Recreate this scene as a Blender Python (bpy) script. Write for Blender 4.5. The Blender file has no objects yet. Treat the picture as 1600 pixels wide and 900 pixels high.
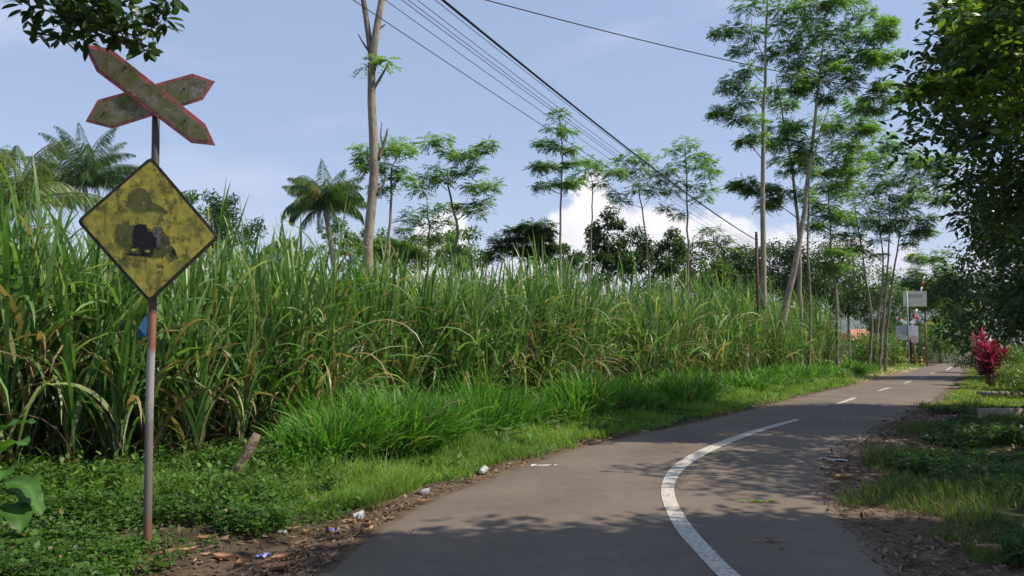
import bpy, math, random
import numpy as np
from mathutils import Vector
rng = np.random.default_rng(7)
random.seed(7)
SC = bpy.context.scene
COL = SC.collection
R = math.radians
# ---------------------------------------------------------------- camera
CAMZ = 1.6
PITCH = math.atan(90/1200)
cam = bpy.data.cameras.new('camera'); cam_ob = bpy.data.objects.new('camera', cam); COL.objects.link(cam_ob)
cam_ob.location = (0, 0, CAMZ); cam_ob.rotation_euler = (R(90)+PITCH, 0, 0)
cam.lens = 27.0; cam.sensor_width = 36.0; cam.clip_end = 9000; cam.clip_start = 0.05
SC.camera = cam_ob
# ---------------------------------------------------------------- light
SUN_AZ, SUN_EL = R(99), R(50)
SUNV = Vector((math.sin(SUN_AZ)*math.cos(SUN_EL), math.cos(SUN_AZ)*math.cos(SUN_EL), math.sin(SUN_EL)))
sl = bpy.data.lights.new('sun', 'SUN'); sl.energy = 4.8; sl.angle = R(0.55); sl.color = (1.0, 0.90, 0.76)
so = bpy.data.objects.new('sun', sl); COL.objects.link(so)
so.rotation_euler = SUNV.to_track_quat('Z', 'Y').to_euler(); so.location = (0, 0, 30)
SC.view_settings.view_transform = 'Standard'; SC.view_settings.look = 'None'
SC.view_settings.gamma = 1; SC.view_settings.use_curve_mapping = False
SC.view_settings.exposure = 0.5
W = bpy.data.worlds.new('World'); SC.world = W; W.use_nodes = True
nt = W.node_tree; N = nt.nodes; LK = nt.links
for n in list(N): N.remove(n)
def nd(t, **k):
    n = N.new(t)
    for a, b in k.items():
        if a.startswith('i_'):
            n.inputs[int(a[2:])].default_value = b
        else: setattr(n, a, b)
    return n
def mth(op, a, b=None, clamp=False):
    n = N.new('ShaderNodeMath'); n.operation = op; n.use_clamp = clamp
    for i, v in enumerate((a, b)):
        if v is None: continue
        if isinstance(v, (int, float)): n.inputs[i].default_value = v
        else: LK.new(v, n.inputs[i])
    return n.outputs[0]
sky = nd('ShaderNodeTexSky', sky_type='NISHITA', sun_disc=False, sun_elevation=SUN_EL, sun_rotation=SUN_AZ,
         altitude=200, air_density=1.0, dust_density=0.6, ozone_density=3.0)
tc = nd('ShaderNodeTexCoord')
sep = nd('ShaderNodeSeparateXYZ'); LK.new(tc.outputs['Generated'], sep.inputs[0])
az = mth('ARCTAN2', sep.outputs[0], sep.outputs[1])          # radians, 0 = +Y
azn = mth('ADD', mth('MULTIPLY', az, 1/R(90)), 0.5)           # -45..45 deg -> 0..1
fc = nd('ShaderNodeFloatCurve'); LK.new(azn, fc.inputs['Value'])
pts = [(0, .05), (.3, .06), (.385, .08), (.41, .14), (.44, .20), (.465, .165), (.485, .12), (.51, .15), (.54, .19), (.566, .232), (.59, .195),
       (.61, .205), (.64, .18), (.67, .15), (.70, .15), (.74, .14), (.80, .12), (1, .08)]
cm = fc.mapping.curves[0]
cm.points[0].location = pts[0]; cm.points[1].location = pts[-1]
for p in pts[1:-1]: cm.points.new(*p)
fc.mapping.update()
nz = nd('ShaderNodeTexNoise', i_2=17.0); nz.inputs['Detail'].default_value = 9; nz.inputs['Roughness'].default_value = 0.56
LK.new(tc.outputs['Generated'], nz.inputs['Vector'])
dens = mth('ADD', mth('SUBTRACT', fc.outputs[0], sep.outputs[2]), mth('MULTIPLY', mth('SUBTRACT', nz.outputs[0], 0.5), 0.15))
mask = mth('MULTIPLY', dens, 40.0, True)
sm = nd('ShaderNodeMapRange', interpolation_type='SMOOTHSTEP'); LK.new(mask, sm.inputs[0])
# soft high wisps
mp = nd('ShaderNodeMapping'); mp.inputs['Scale'].default_value = (1.6, 2.2, 6.5); LK.new(tc.outputs['Generated'], mp.inputs[0])
nw = nd('ShaderNodeTexNoise', i_2=1.7); nw.inputs['Detail'].default_value = 6; nw.inputs['Roughness'].default_value = .52
LK.new(mp.outputs[0], nw.inputs['Vector'])
wisp = mth('MULTIPLY', mth('SUBTRACT', nw.outputs[0], 0.53), 5.0, True)
hz = mth('SUBTRACT', 1.0, mth('MULTIPLY', sep.outputs[2], 3.6), True)    # milkier low sky
wv = mth('ADD', mth('MULTIPLY', wisp, 0.55), mth('MULTIPLY', mth('POWER', hz, 1.6), 0.75), True)
# cloud colour: bright tops, mauve-grey undersides from a shading noise
nc = nd('ShaderNodeTexNoise', i_2=26.0); nc.inputs['Detail'].default_value = 6; LK.new(tc.outputs['Generated'], nc.inputs['Vector'])
lowv = nd('ShaderNodeMapRange'); LK.new(sep.outputs[2], lowv.inputs[0])
lowv.inputs[1].default_value = 0.06; lowv.inputs[2].default_value = 0.15
shd = mth('ADD', mth('MULTIPLY', lowv.outputs[0], 0.75), mth('MULTIPLY', mth('SUBTRACT', nc.outputs[0], 0.36), 1.5), True)
cr = nd('ShaderNodeMix', data_type='RGBA'); LK.new(shd, cr.inputs[0])
cr.inputs[6].default_value = (5.0, 4.9, 5.9, 1); cr.inputs[7].default_value = (8.6, 8.3, 8.4, 1)
SKYT = nd('ShaderNodeMix', data_type='RGBA', blend_type='MULTIPLY'); SKYT.inputs[0].default_value = 1
LK.new(sky.outputs[0], SKYT.inputs[6]); SKYT.inputs[7].default_value = (1.0, 1.0, 1.0, 1)
MILK = nd('ShaderNodeMix', data_type='RGBA'); MILK.inputs[0].default_value = .5; LK.new(SKYT.outputs[2], MILK.inputs[6]); MILK.inputs[7].default_value = (3.5, 4.4, 6.5, 1)
m1 = nd('ShaderNodeMix', data_type='RGBA'); LK.new(wv, m1.inputs[0]); LK.new(MILK.outputs[2], m1.inputs[6])
m1.inputs[7].default_value = (5.0, 5.4, 6.9, 1)
m2 = nd('ShaderNodeMix', data_type='RGBA'); LK.new(sm.outputs[0], m2.inputs[0]); LK.new(m1.outputs[2], m2.inputs[6]); LK.new(cr.outputs[2], m2.inputs[7])
bg = nd('ShaderNodeBackground'); LK.new(m2.outputs[2], bg.inputs[0]); bg.inputs[1].default_value = 0.10
wo = nd('ShaderNodeOutputWorld'); LK.new(bg.outputs[0], wo.inputs[0])

# ---------------------------------------------------------------- helpers
def unp(px, py, Y):
    u = (px-800)/1200; v = (450-py)/1200; c, s = math.cos(PITCH), math.sin(PITCH)
    d = np.array([u, c - v*s, s + v*c]); t = Y/d[1]
    return np.array([d[0]*t, Y, CAMZ + d[2]*t])
def gnd(px, py):
    u = (px-800)/1200; v = (450-py)/1200; c, s = math.cos(PITCH), math.sin(PITCH)
    d = np.array([u, c - v*s, s + v*c]); t = -CAMZ/d[2]
    return np.array([d[0]*t, d[1]*t])
def nrm(a): return a/np.maximum(np.linalg.norm(a, axis=-1, keepdims=True), 1e-9)
_w = np.random.default_rng(3)
_ws = [(_w.uniform(0, 2*np.pi), _w.uniform(0, 6.28), f, a) for f, a in [(1, 1), (1.3, .9), (2.1, .6), (2.7, .5), (4.3, .35), (5.9, .25), (9.1, .15), (12.7, .12)] for _ in range(2)]
def noise2(x, y, s=1.0):      # about -1..1
    r = 0
    for th, ph, f, a in _ws: r = r + a*np.sin((x*np.cos(th)+y*np.sin(th))*f*s + ph)
    return r/3.6

class MB:
    def __init__(s): s.v = []; s.q = []; s.c = []; s.n = 0; s.polys = []
    def add(s, v, q, c):
        v = np.asarray(v, float).reshape(-1, 3); q = np.asarray(q, int).reshape(-1, 4)
        c = np.broadcast_to(np.asarray(c, float), (len(v), 3))
        s.v.append(v); s.q.append(q + s.n); s.c.append(c); s.n += len(v)
    def build(s, name, mat, parent=None, loc=(0, 0, 0), smooth=False):
        v = np.concatenate(s.v) - np.asarray(loc, float); q = np.concatenate(s.q); c = np.concatenate(s.c)
        me = bpy.data.meshes.new(name)
        me.vertices.add(len(v)); me.vertices.foreach_set('co', v.astype(np.float32).ravel())
        me.loops.add(q.size); me.loops.foreach_set('vertex_index', q.astype(np.int32).ravel())
        me.polygons.add(len(q)); me.polygons.foreach_set('loop_start', np.arange(0, q.size, 4, dtype=np.int32))
        if smooth: me.polygons.foreach_set('use_smooth', np.ones(len(q), bool))
        a = me.color_attributes.new('Col', 'FLOAT_COLOR', 'POINT')
        cc = np.ones((len(v), 4), np.float32); cc[:, :3] = np.clip(c, 0.001, 1); a.data.foreach_set('color', cc.ravel())
        me.update(calc_edges=True); me.validate(verbose=False)
        me.materials.append(mat)
        o = bpy.data.objects.new(name, me); COL.objects.link(o)
        if parent is not None: o.parent = parent
        else: o.location = loc
        return o
    # --- shapes
    def ribbons(s, P, azi, L, Wd, th0, curl, n, col, twist=0.0, prof='blade', tipcol=None):
        P = np.asarray(P, float).reshape(-1, 3); K = len(P)
        azi, L, Wd, th0, curl, twist = [np.broadcast_to(np.asarray(a, float), (K,)) for a in (azi, L, Wd, th0, curl, twist)]
        t = np.linspace(0, 1, n+1); tm = (t[1:]+t[:-1])/2
        th = th0[:, None] + curl[:, None]*tm[None]**1.4
        dh = np.sin(th)*(L/n)[:, None]; dv = np.cos(th)*(L/n)[:, None]
        H = np.concatenate([np.zeros((K, 1)), np.cumsum(dh, 1)], 1); V = np.concatenate([np.zeros((K, 1)), np.cumsum(dv, 1)], 1)
        ca, sa = np.cos(azi), np.sin(azi)
        C = P[:, None] + np.stack([H*ca[:, None], H*sa[:, None], V], -1)
        the = th0[:, None] + curl[:, None]*t[None]**1.4
        side = np.stack([-sa, ca, 0*ca], -1)[:, None]
        norm = np.stack([-np.cos(the)*ca[:, None], -np.cos(the)*sa[:, None], np.sin(the)], -1)
        w = side*np.cos(twist)[:, None, None] + norm*np.sin(twist)[:, None, None]
        if prof == 'blade': pr = np.interp(t, [0, .15, .45, .8, 1], [.5, .85, 1, .6, .04])
        elif prof == 'leaf': pr = np.interp(t, [0, .2, .45, .75, 1], [.08, .75, 1, .7, .05])
        else: pr = np.ones(n+1)
        w = w*(Wd[:, None]/2*pr[None])[..., None]
        v = np.stack([C-w, C+w], 2).reshape(-1, 3)
        b = (np.arange(K)*(n+1)*2)[:, None] + np.arange(n)[None]*2
        q = np.stack([b, b+1, b+3, b+2], -1).reshape(-1, 4)
        col = np.broadcast_to(np.asarray(col, float), (K, 3))
        if tipcol is None: cc = np.repeat(col, (n+1)*2, 0)
        else:
            f = (t**3)[None, :, None]; cc = col[:, None]*(1-f) + np.asarray(tipcol)[..., None, :]*f
            cc = np.repeat(cc.reshape(-1, 3), 2, 0)
        s.add(v, q, cc)
    def leaves(s, P, D, S, L, Wd, col, droop=0.15):
        P = np.asarray(P, float); K = len(P)
        L = np.broadcast_to(np.asarray(L, float), (K,))[:, None]; Wd = np.broadcast_to(np.asarray(Wd, float), (K,))[:, None]
        tip = P + D*L; tip[:, 2] -= droop*L[:, 0]
        m = P + D*L*.45
        v = np.stack([P, m+S*Wd/2, tip, m-S*Wd/2], 1).reshape(-1, 3)
        q = np.arange(K*4).reshape(-1, 4)
        s.add(v, q, np.repeat(np.broadcast_to(np.asarray(col, float), (K, 3)), 4, 0))
    def tube(s, pts, rad, col=(.3, .3, .3), sides=8, cap=True):
        pts = np.asarray(pts, float); K = len(pts)
        rad = np.broadcast_to(np.asarray(rad, float), (K,))
        T = nrm(np.gradient(pts, axis=0))
        ref = np.array([1., 0, 0]) if abs(T[0][0]) < .8 else np.array([0, 1., 0])
        A = nrm(np.cross(T, ref)); B = np.cross(T, A)
        a = np.linspace(0, 2*np.pi, sides, endpoint=False)
        v = pts[:, None] + rad[:, None, None]*(A[:, None]*np.cos(a)[None, :, None] + B[:, None]*np.sin(a)[None, :, None])
        v = v.reshape(-1, 3)
        i = np.arange(K-1)[:, None]*sides; j = np.arange(sides)[None]; j2 = (j+1) % sides
        q = np.stack([i+j, i+j2, i+sides+j2, i+sides+j], -1).reshape(-1, 4)
        s.add(v, q, col)
        if cap and sides % 2 == 0:
            for e, base in ((0, 0), (1, (K-1)*sides)):
                for k in range(0, sides//2-1):
                    idx = [base+k, base+k+1, base+sides-2-k, base+sides-1-k]
                    if e == 0: idx = idx[::-1]
                    s.q.append(np.array([idx]) + s.n - len(v))
    def box(s, c, d, col=(.5, .5, .5), M=None, bev=0):
        x, y, z = [k/2 for k in d]
        v = np.array([[i*x, j*y, k*z] for i in (-1, 1) for j in (-1, 1) for k in (-1, 1)], float)
        if M is not None: v = v @ np.asarray(M, float).T
        v = v + np.asarray(c, float)
        s.add(v, [[0, 1, 3, 2], [4, 6, 7, 5], [0, 4, 5, 1], [2, 3, 7, 6], [0, 2, 6, 4], [1, 5, 7, 3]], col)

def link_poly(name, verts, faces, mat, parent=None, loc=(0, 0, 0), smooth=False):
    me = bpy.data.meshes.new(name); me.from_pydata([tuple(map(float, np.asarray(v)-np.asarray(loc))) for v in verts], [], faces)
    me.update(); me.materials.append(mat)
    if smooth: me.polygons.foreach_set('use_smooth', [True]*len(me.polygons))
    o = bpy.data.objects.new(name, me); COL.objects.link(o)
    if parent is not None: o.parent = parent
    else: o.location = loc
    return o
def prism(name, poly, depth_vec, mat, parent=None, loc=(0, 0, 0), bevel=0):
    n = len(poly); dv = np.asarray(depth_vec, float)
    v = [np.asarray(p, float) for p in poly] + [np.asarray(p, float)+dv for p in poly]
    f = [list(range(n)), list(range(2*n-1, n-1, -1))] + [[i, n+i, n+(i+1) % n, (i+1) % n] for i in range(n)]
    o = link_poly(name, v, f, mat, parent, loc)
    if bevel:
        b = o.modifiers.new('bevel', 'BEVEL'); b.width = bevel; b.segments = 2
    return o
def tag(o, label=None, cat=None, group=None, kind=None):
    if label: o['label'] = label
    if cat: o['category'] = cat
    if group: o['group'] = group
    if kind: o['kind'] = kind
    return o
def empty(name, loc, label, cat, group=None):
    o = bpy.data.objects.new(name, None); COL.objects.link(o); o.location = tuple(map(float, loc)); o.empty_display_size = .2
    return tag(o, label, cat, group)

# ---------------------------------------------------------------- materials
def mat_base(name):
    m = bpy.data.materials.new(name); m.use_nodes = True; t = m.node_tree
    b = t.nodes['Principled BSDF']; return m, t, b
def foliage_mat(name, trans=.35, rough=.45, spec=.4, tint=(1.15, 1.25, .55), var=.25):
    m, t, b = mat_base(name); n = t.nodes
    at = n.new('ShaderNodeAttribute'); at.attribute_name = 'Col'
    no = n.new('ShaderNodeTexNoise'); no.inputs['Scale'].default_value = 9; no.inputs['Detail'].default_value = 3
    g = n.new('ShaderNodeNewGeometry'); t.links.new(g.outputs['Position'], no.inputs['Vector'])
    mr = n.new('ShaderNodeMapRange'); mr.inputs[3].default_value = 1-var*1.6; mr.inputs[4].default_value = 1+var*1.6; mr.inputs[1].default_value = .2; mr.inputs[2].default_value = .8
    t.links.new(no.outputs[0], mr.inputs[0])
    mx = n.new('ShaderNodeMix'); mx.data_type = 'RGBA'; mx.blend_type = 'MULTIPLY'; mx.inputs[0].default_value = 1
    t.links.new(at.outputs[0], mx.inputs[6]); t.links.new(mr.outputs[0], mx.inputs[7])
    t.links.new(mx.outputs[2], b.inputs['Base Color']); b.inputs['Roughness'].default_value = rough; b.inputs['Specular IOR Level'].default_value = spec
    tr = n.new('ShaderNodeBsdfTranslucent'); m2 = n.new('ShaderNodeMix'); m2.data_type = 'RGBA'; m2.blend_type = 'MULTIPLY'; m2.inputs[0].default_value = 1
    t.links.new(mx.outputs[2], m2.inputs[6]); m2.inputs[7].default_value = (*[k*1.5 for k in tint], 1); t.links.new(m2.outputs[2], tr.inputs[0])
    ms = n.new('ShaderNodeMixShader'); ms.inputs[0].default_value = trans
    t.links.new(b.outputs[0], ms.inputs[1]); t.links.new(tr.outputs[0], ms.inputs[2])
    t.links.new(ms.outputs[0], n['Material Output'].inputs[0])
    return m
def noise_mat(name, cols, scale=8, detail=6, rough=.8, spec=.3, bump=.3, bscale=None, stretch=(1, 1, 1), attr=False, lo=.35, hi=.65, metal=0, coord='Object'):
    m, t, b = mat_base(name); n = t.nodes
    tcn = n.new('ShaderNodeTexCoord'); mpn = n.new('ShaderNodeMapping'); mpn.inputs['Scale'].default_value = stretch
    t.links.new(tcn.outputs[coord], mpn.inputs[0])
    no = n.new('ShaderNodeTexNoise'); no.inputs['Scale'].default_value = scale; no.inputs['Detail'].default_value = detail; no.inputs['Roughness'].default_value = .62
    t.links.new(mpn.outputs[0], no.inputs['Vector'])
    cr = n.new('ShaderNodeValToRGB'); e = cr.color_ramp.elements
    e[0].position = lo; e[0].color = (*cols[0], 1); e[1].position = hi; e[1].color = (*cols[-1], 1)
    for i, c in enumerate(cols[1:-1]):
        k = e.new(lo + (hi-lo)*(i+1)/(len(cols)-1)); k.color = (*c, 1)
    t.links.new(no.outputs[0], cr.inputs[0]); out = cr.outputs[0]
    if attr:
        at = n.new('ShaderNodeAttribute'); at.attribute_name = 'Col'
        mx = n.new('ShaderNodeMix'); mx.data_type = 'RGBA'; mx.blend_type = 'MULTIPLY'; mx.inputs[0].default_value = 1
        t.links.new(out, mx.inputs[6]); t.links.new(at.outputs[0], mx.inputs[7]); out = mx.outputs[2]
    t.links.new(out, b.inputs['Base Color']); b.inputs['Roughness'].default_value = rough; b.inputs['Specular IOR Level'].default_value = spec; b.inputs['Metallic'].default_value = metal
    if bump:
        n2 = n.new('ShaderNodeTexNoise'); n2.inputs['Scale'].default_value = bscale or scale*4; n2.inputs['Detail'].default_value = 5
        t.links.new(mpn.outputs[0], n2.inputs['Vector'])
        bp = n.new('ShaderNodeBump'); bp.inputs['Strength'].default_value = bump; bp.inputs['Distance'].default_value = .02
        t.links.new(n2.outputs[0], bp.inputs['Height']); t.links.new(bp.outputs[0], b.inputs['Normal'])
    return m
M_CANE = foliage_mat('cane_leaf', .34, .42, .45, var=.22)
M_GRASS = foliage_mat('grass_blade', .38, .5, .3)
M_WEED = foliage_mat('weed_leaf', .35, .5, .35)
M_LEAF = foliage_mat('tree_leaf', .38, .4, .4)
M_DARKLEAF = foliage_mat('dark_leaf', .22, .38, .4)
M_FEATHER = foliage_mat('feathery_leaf', .45, .55, .25)
M_RED = foliage_mat('red_leaf', .35, .35, .5, tint=(.9, .4, .5))
M_DRY = foliage_mat('dry_leaf', .12, .7, .2, tint=(1.1, .9, .7))
M_BARK = noise_mat('pale_bark', [(.42, .38, .32), (.95, .92, .85), (.55, .52, .44), (1.0, .98, .9)], 4, 10, .9, .2, .8, 24, (1, 1, .45), attr=True, lo=.3, hi=.7)
M_SOIL = noise_mat('soil', [(.5, .47, .42), (1, .95, .9), (1.3, 1.25, 1.15)], 3.2, 10, .95, .15, .6, 40, attr=True, lo=.3, hi=.72)
# asphalt
def asphalt():
    m, t, b = mat_base('asphalt'); n = t.nodes; l = t.links
    g = n.new('ShaderNodeTexCoord')
    def noi(sc, det, r=.6):
        k = n.new('ShaderNodeTexNoise'); k.inputs['Scale'].default_value = sc; k.inputs['Detail'].default_value = det; k.inputs['Roughness'].default_value = r
        l.new(g.outputs['Object'], k.inputs['Vector']); return k
    big = noi(.55, 5); mid = noi(7, 6, .7); fine = noi(160, 3, .8)
    cr = n.new('ShaderNodeValToRGB'); e = cr.color_ramp.elements
    e[0].position = .3; e[0].color = (.092, .075, .061, 1); e[1].position = .7; e[1].color = (.178, .143, .113, 1)
    ad = n.new('ShaderNodeMath'); ad.operation = 'MULTIPLY_ADD'; l.new(mid.outputs[0], ad.inputs[0]); ad.inputs[1].default_value = .35
    a2 = n.new('ShaderNodeMath'); a2.operation = 'MULTIPLY'; l.new(big.outputs[0], a2.inputs[0]); a2.inputs[1].default_value = .65
    l.new(a2.outputs[0], ad.inputs[2]); l.new(ad.outputs[0], cr.inputs[0])
    mr = n.new('ShaderNodeMapRange'); l.new(fine.outputs[0], mr.inputs[0]); mr.inputs[1].default_value = .3; mr.inputs[2].default_value = .7; mr.inputs[3].default_value = .58; mr.inputs[4].default_value = 1.5
    mx = n.new('ShaderNodeMix'); mx.data_type = 'RGBA'; mx.blend_type = 'MULTIPLY'; mx.inputs[0].default_value = 1
    l.new(cr.outputs[0], mx.inputs[6]); l.new(mr.outputs[0], mx.inputs[7])
    at = n.new('ShaderNodeAttribute'); at.attribute_name = 'Col'
    m3 = n.new('ShaderNodeMix'); m3.data_type = 'RGBA'; m3.blend_type = 'MULTIPLY'; m3.inputs[0].default_value = 1
    l.new(mx.outputs[2], m3.inputs[6]); l.new(at.outputs[0], m3.inputs[7])
    l.new(m3.outputs[2], b.inputs['Base Color']); b.inputs['Roughness'].default_value = .82; b.inputs['Specular IOR Level'].default_value = .3
    bp = n.new('ShaderNodeBump'); bp.inputs['Strength'].default_value = .35; bp.inputs['Distance'].default_value = .006
    l.new(fine.outputs[0], bp.inputs['Height']); l.new(bp.outputs[0], b.inputs['Normal'])
    return m
M_ASPH = asphalt()
def worn_paint():
    m, t, b = mat_base('worn_road_paint'); n = t.nodes; l = t.links
    g = n.new('ShaderNodeTexCoord')
    k = n.new('ShaderNodeTexNoise'); k.inputs['Scale'].default_value = 26; k.inputs['Detail'].default_value = 8; k.inputs['Roughness'].default_value = .75; l.new(g.outputs['Object'], k.inputs['Vector'])
    cr = n.new('ShaderNodeValToRGB'); e = cr.color_ramp.elements
    e[0].position = .39; e[0].color = (.17, .15, .13, 1); e[1].position = .50; e[1].color = (.47, .44, .38, 1)
    l.new(k.outputs[0], cr.inputs[0])
    l.new(cr.outputs[0], b.inputs['Base Color']); b.inputs['Roughness'].default_value = .7
    return m
M_PAINT = worn_paint()

# ---------------------------------------------------------------- road outline
def resample(P, n, smooth=True):
    P = np.asarray(P, float); m = len(P)
    if smooth:
        Q = []
        for i in range(m-1):
            p0, p1, p2, p3 = P[max(i-1, 0)], P[i], P[i+1], P[min(i+2, m-1)]
            for t in np.linspace(0, 1, 24, endpoint=False):
                Q.append(.5*((2*p1)+(-p0+p2)*t+(2*p0-5*p1+4*p2-p3)*t*t+(-p0+3*p1-3*p2+p3)*t**3))
        Q.append(P[-1]); P = np.array(Q)
    s = np.r_[0, np.cumsum(np.linalg.norm(np.diff(P, axis=0), axis=1))]
    # finer near the camera: parameter by log distance
    w = 1/np.maximum(np.linalg.norm(P, axis=1), 3); ws = np.r_[0, np.cumsum(np.diff(s)*(w[1:]+w[:-1])/2)]
    tt = np.interp(np.linspace(0, ws[-1], n), ws, s)
    return np.stack([np.interp(tt, s, P[:, k]) for k in range(P.shape[1])], -1)
EL_px = [(490, 898), (560, 840), (640, 792), (760, 745), (840, 717), (900, 699), (1000, 677), (1100, 656), (1180, 637), (1260, 617), (1345, 599), (1400, 586), (1450, 572)]
ER_px = [(1448, 900), (1400, 862), (1345, 815), (1312, 770), (1308, 738), (1318, 716), (1345, 697), (1390, 666), (1438, 640), (1470, 618), (1490, 600), (1506, 582), (1513, 570)]
EL = np.array([(4.5, -14), (1.2, -6), (-.6, -1), (-1.35, 2.5)] + [tuple(gnd(*p)) for p in EL_px] + [(47, 82), (60, 105), (85, 150), (160, 260)])
ER = np.array([(9.5, -11), (6.0, -5), (4.1, -.6), (3.1, 2.8)] + [tuple(gnd(*p)) for p in ER_px] + [(50.8, 79), (64, 102), (89, 147), (164, 257)])
NR = 420
ELr, ERr = resample(EL, NR), resample(ER, NR)
jit = lambda P, a: P + np.stack([noise2(P[:, 0], P[:, 1], 3), noise2(P[:, 1]+9, P[:, 0], 3)], -1)*a
ELr = jit(ELr, .035); ERr = jit(ERr, .06)
def sdist(x, y, PL):
    """signed distance to polyline, positive on its left"""
    x = np.asarray(x, float).ravel(); y = np.asarray(y, float).ravel(); out = np.empty(len(x))
    PL = PL[::4]; A = PL[:-1]; D = PL[1:]-A; dd = (D**2).sum(1)
    for i in range(0, len(x), 40000):
        X = x[i:i+40000, None]-A[None, :, 0]; Y = y[i:i+40000, None]-A[None, :, 1]
        t = np.clip((X*D[:, 0]+Y*D[:, 1])/dd, 0, 1)
        ex = X-t*D[:, 0]; ey = Y-t*D[:, 1]; d2 = ex*ex+ey*ey; k = d2.argmin(1); r = np.arange(len(k))
        cr = D[k, 0]*Y[r, k]-D[k, 1]*X[r, k]
        out[i:i+40000] = np.sqrt(d2[r, k])*np.where(cr > 0, 1, -1)
    return out
dL = lambda x, y: sdist(x, y, ELr)
dR = lambda x, y: -sdist(x, y, ERr)
sstep = lambda a, b, x: (lambda t: t*t*(3-2*t))(np.clip((x-a)/(b-a), 0, 1))
def gz_d(x, y, l, r):
    out = np.maximum(l, r)
    near = sstep(.1, 1.2, out)
    h = near*(.03*noise2(x, y, 1.3) + .02) - .03*sstep(.0, .1, out)*0
    h = h + np.where(l > 0, .10*sstep(.5, 2.0, l), 0)
    dip = sstep(3.0, 3.6, r)*(1-sstep(4.2, 5.0, r))*(y < 60)
    h = h - np.where(r > 0, .42*dip, 0) + np.where(r > 0, .10*sstep(5, 7, r), 0)
    far = np.sqrt(x*x+y*y)
    return h*(1-sstep(150, 300, far)) - .006*sstep(-.02, -.25, np.maximum(l, r))
def gz(x, y):
    x = np.asarray(x, float); y = np.asarray(y, float)
    return gz_d(x.ravel(), y.ravel(), dL(x, y), dR(x, y))

# ---------------------------------------------------------------- ground sheet
def axis(lo, hi, fine_lo, fine_hi, step, grow=1.09):
    a = list(np.arange(fine_lo, fine_hi, step)); s = step
    while a[-1] < hi: s *= grow; a.append(a[-1]+s)
    b = []; s = step; k = fine_lo
    while k > lo: s *= grow; k -= s; b.append(k)
    return np.array(b[::-1]+a)
gx = axis(-3000, 3000, -7, 14, .09); gy = axis(-60, 4200, 2.5, 20, .09)
GX, GY = np.meshgrid(gx, gy, indexing='ij'); X, Y = GX.ravel(), GY.ravel()
l, r = dL(X, Y), dR(X, Y); Zg = gz_d(X, Y, l, r)
n1 = noise2(X, Y, .9); n2 = noise2(X+40, Y, 4.0)
soil_green = np.array([.050, .062, .022]); soil_brown = np.array([.125, .088, .062]); dark = np.array([.045, .036, .026]); sand = np.array([.42, .33, .23])
litter = np.array([.115, .088, .062])
f = sstep(-.5, .6, n1 + .5*n2)[:, None]
gc = soil_green*f + dark*(1-f)
edge = sstep(.55, .0, l-.18*n2-.12*n1)[:, None]*(l > -.6)[:, None]
gc = gc*(1-edge) + litter*edge
# dirt in front of the sign (left foreground)
fd = (sstep(1.5, .3, l+.6*n2)*sstep(7.5, 6, Y))[:, None]*(l > 0)[:, None]
gc = gc*(1-fd*.8) + np.array([.095, .07, .05])*fd*.8
rd = (sstep(1.5, .35, r+.5*n2+.35*n1))[:, None]*((r > -.6) & (l < -1))[:, None]
gc = gc*(1-rd) + np.array([.12, .092, .072])*rd
sp = (sstep(.0, .3, l)*sstep(2.8, 1.6, l+.4*n2)*sstep(31, 35, Y)*sstep(62, 54, Y))[:, None]
gc = gc*(1-sp) + sand*sp
path = (np.exp(-((Y-(19.5-.1*(X-11)))/.28)**2)*(r > .5))[:, None]
gc = gc*(1-path*.8) + np.array([.17, .13, .11])*path*.8
farg = sstep(60, 120, np.hypot(X, Y))[:, None]; gc = gc*(1-farg) + np.array([.05, .08, .03])*farg
g = MB(); nx, ny = len(gx), len(gy)
i, j = np.meshgrid(np.arange(nx-1), np.arange(ny-1), indexing='ij'); k = (i*ny+j).ravel()
g.add(np.stack([X, Y, Zg], -1), np.stack([k, k+ny, k+ny+1, k+1], -1), gc)
tag(g.build('ground', M_SOIL, smooth=True), 'earth and grassy ground of the verges and field', kind='structure')

# road
rd_ = MB(); nc_ = 17
t = np.linspace(0, 1, nc_)[None, :, None]
P = ELr[:, None]*(1-t) + ERr[:, None]*t
cross = np.linspace(0, 1, nc_)[None]
z = .010 + .05*4*cross*(1-cross)*0.35 + 0*P[..., 0]
z[:, 0] = z[:, -1] = -.012
wv_ = 1 - .10*np.exp(-((cross-.27)/.09)**2) - .07*np.exp(-((cross-.72)/.09)**2) + .06*noise2(P[..., 0], P[..., 1], .6)
edgec = np.minimum(cross, 1-cross)
wv_ = wv_*(1 - .16*np.exp(-(edgec/.05)**2))
cc = wv_[..., None]*np.array([1, .985, .97])
i, j = np.meshgrid(np.arange(NR-1), np.arange(nc_-1), indexing='ij'); k = (i*nc_+j).ravel()
rd_.add(np.concatenate([P, z[..., None]], -1).reshape(-1, 3), np.stack([k, k+1, k+nc_+1, k+nc_], -1), cc.reshape(-1, 3))
tag(rd_.build('road', M_ASPH, smooth=True), 'narrow asphalt road curving away to the right', kind='structure')
def road_z(x, y):
    l = -dL(x, y); r = -dR(x, y); c = np.clip(l/(l+r+1e-6), 0, 1)
    return .010 + .05*4*c*(1-c)*.35
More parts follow.
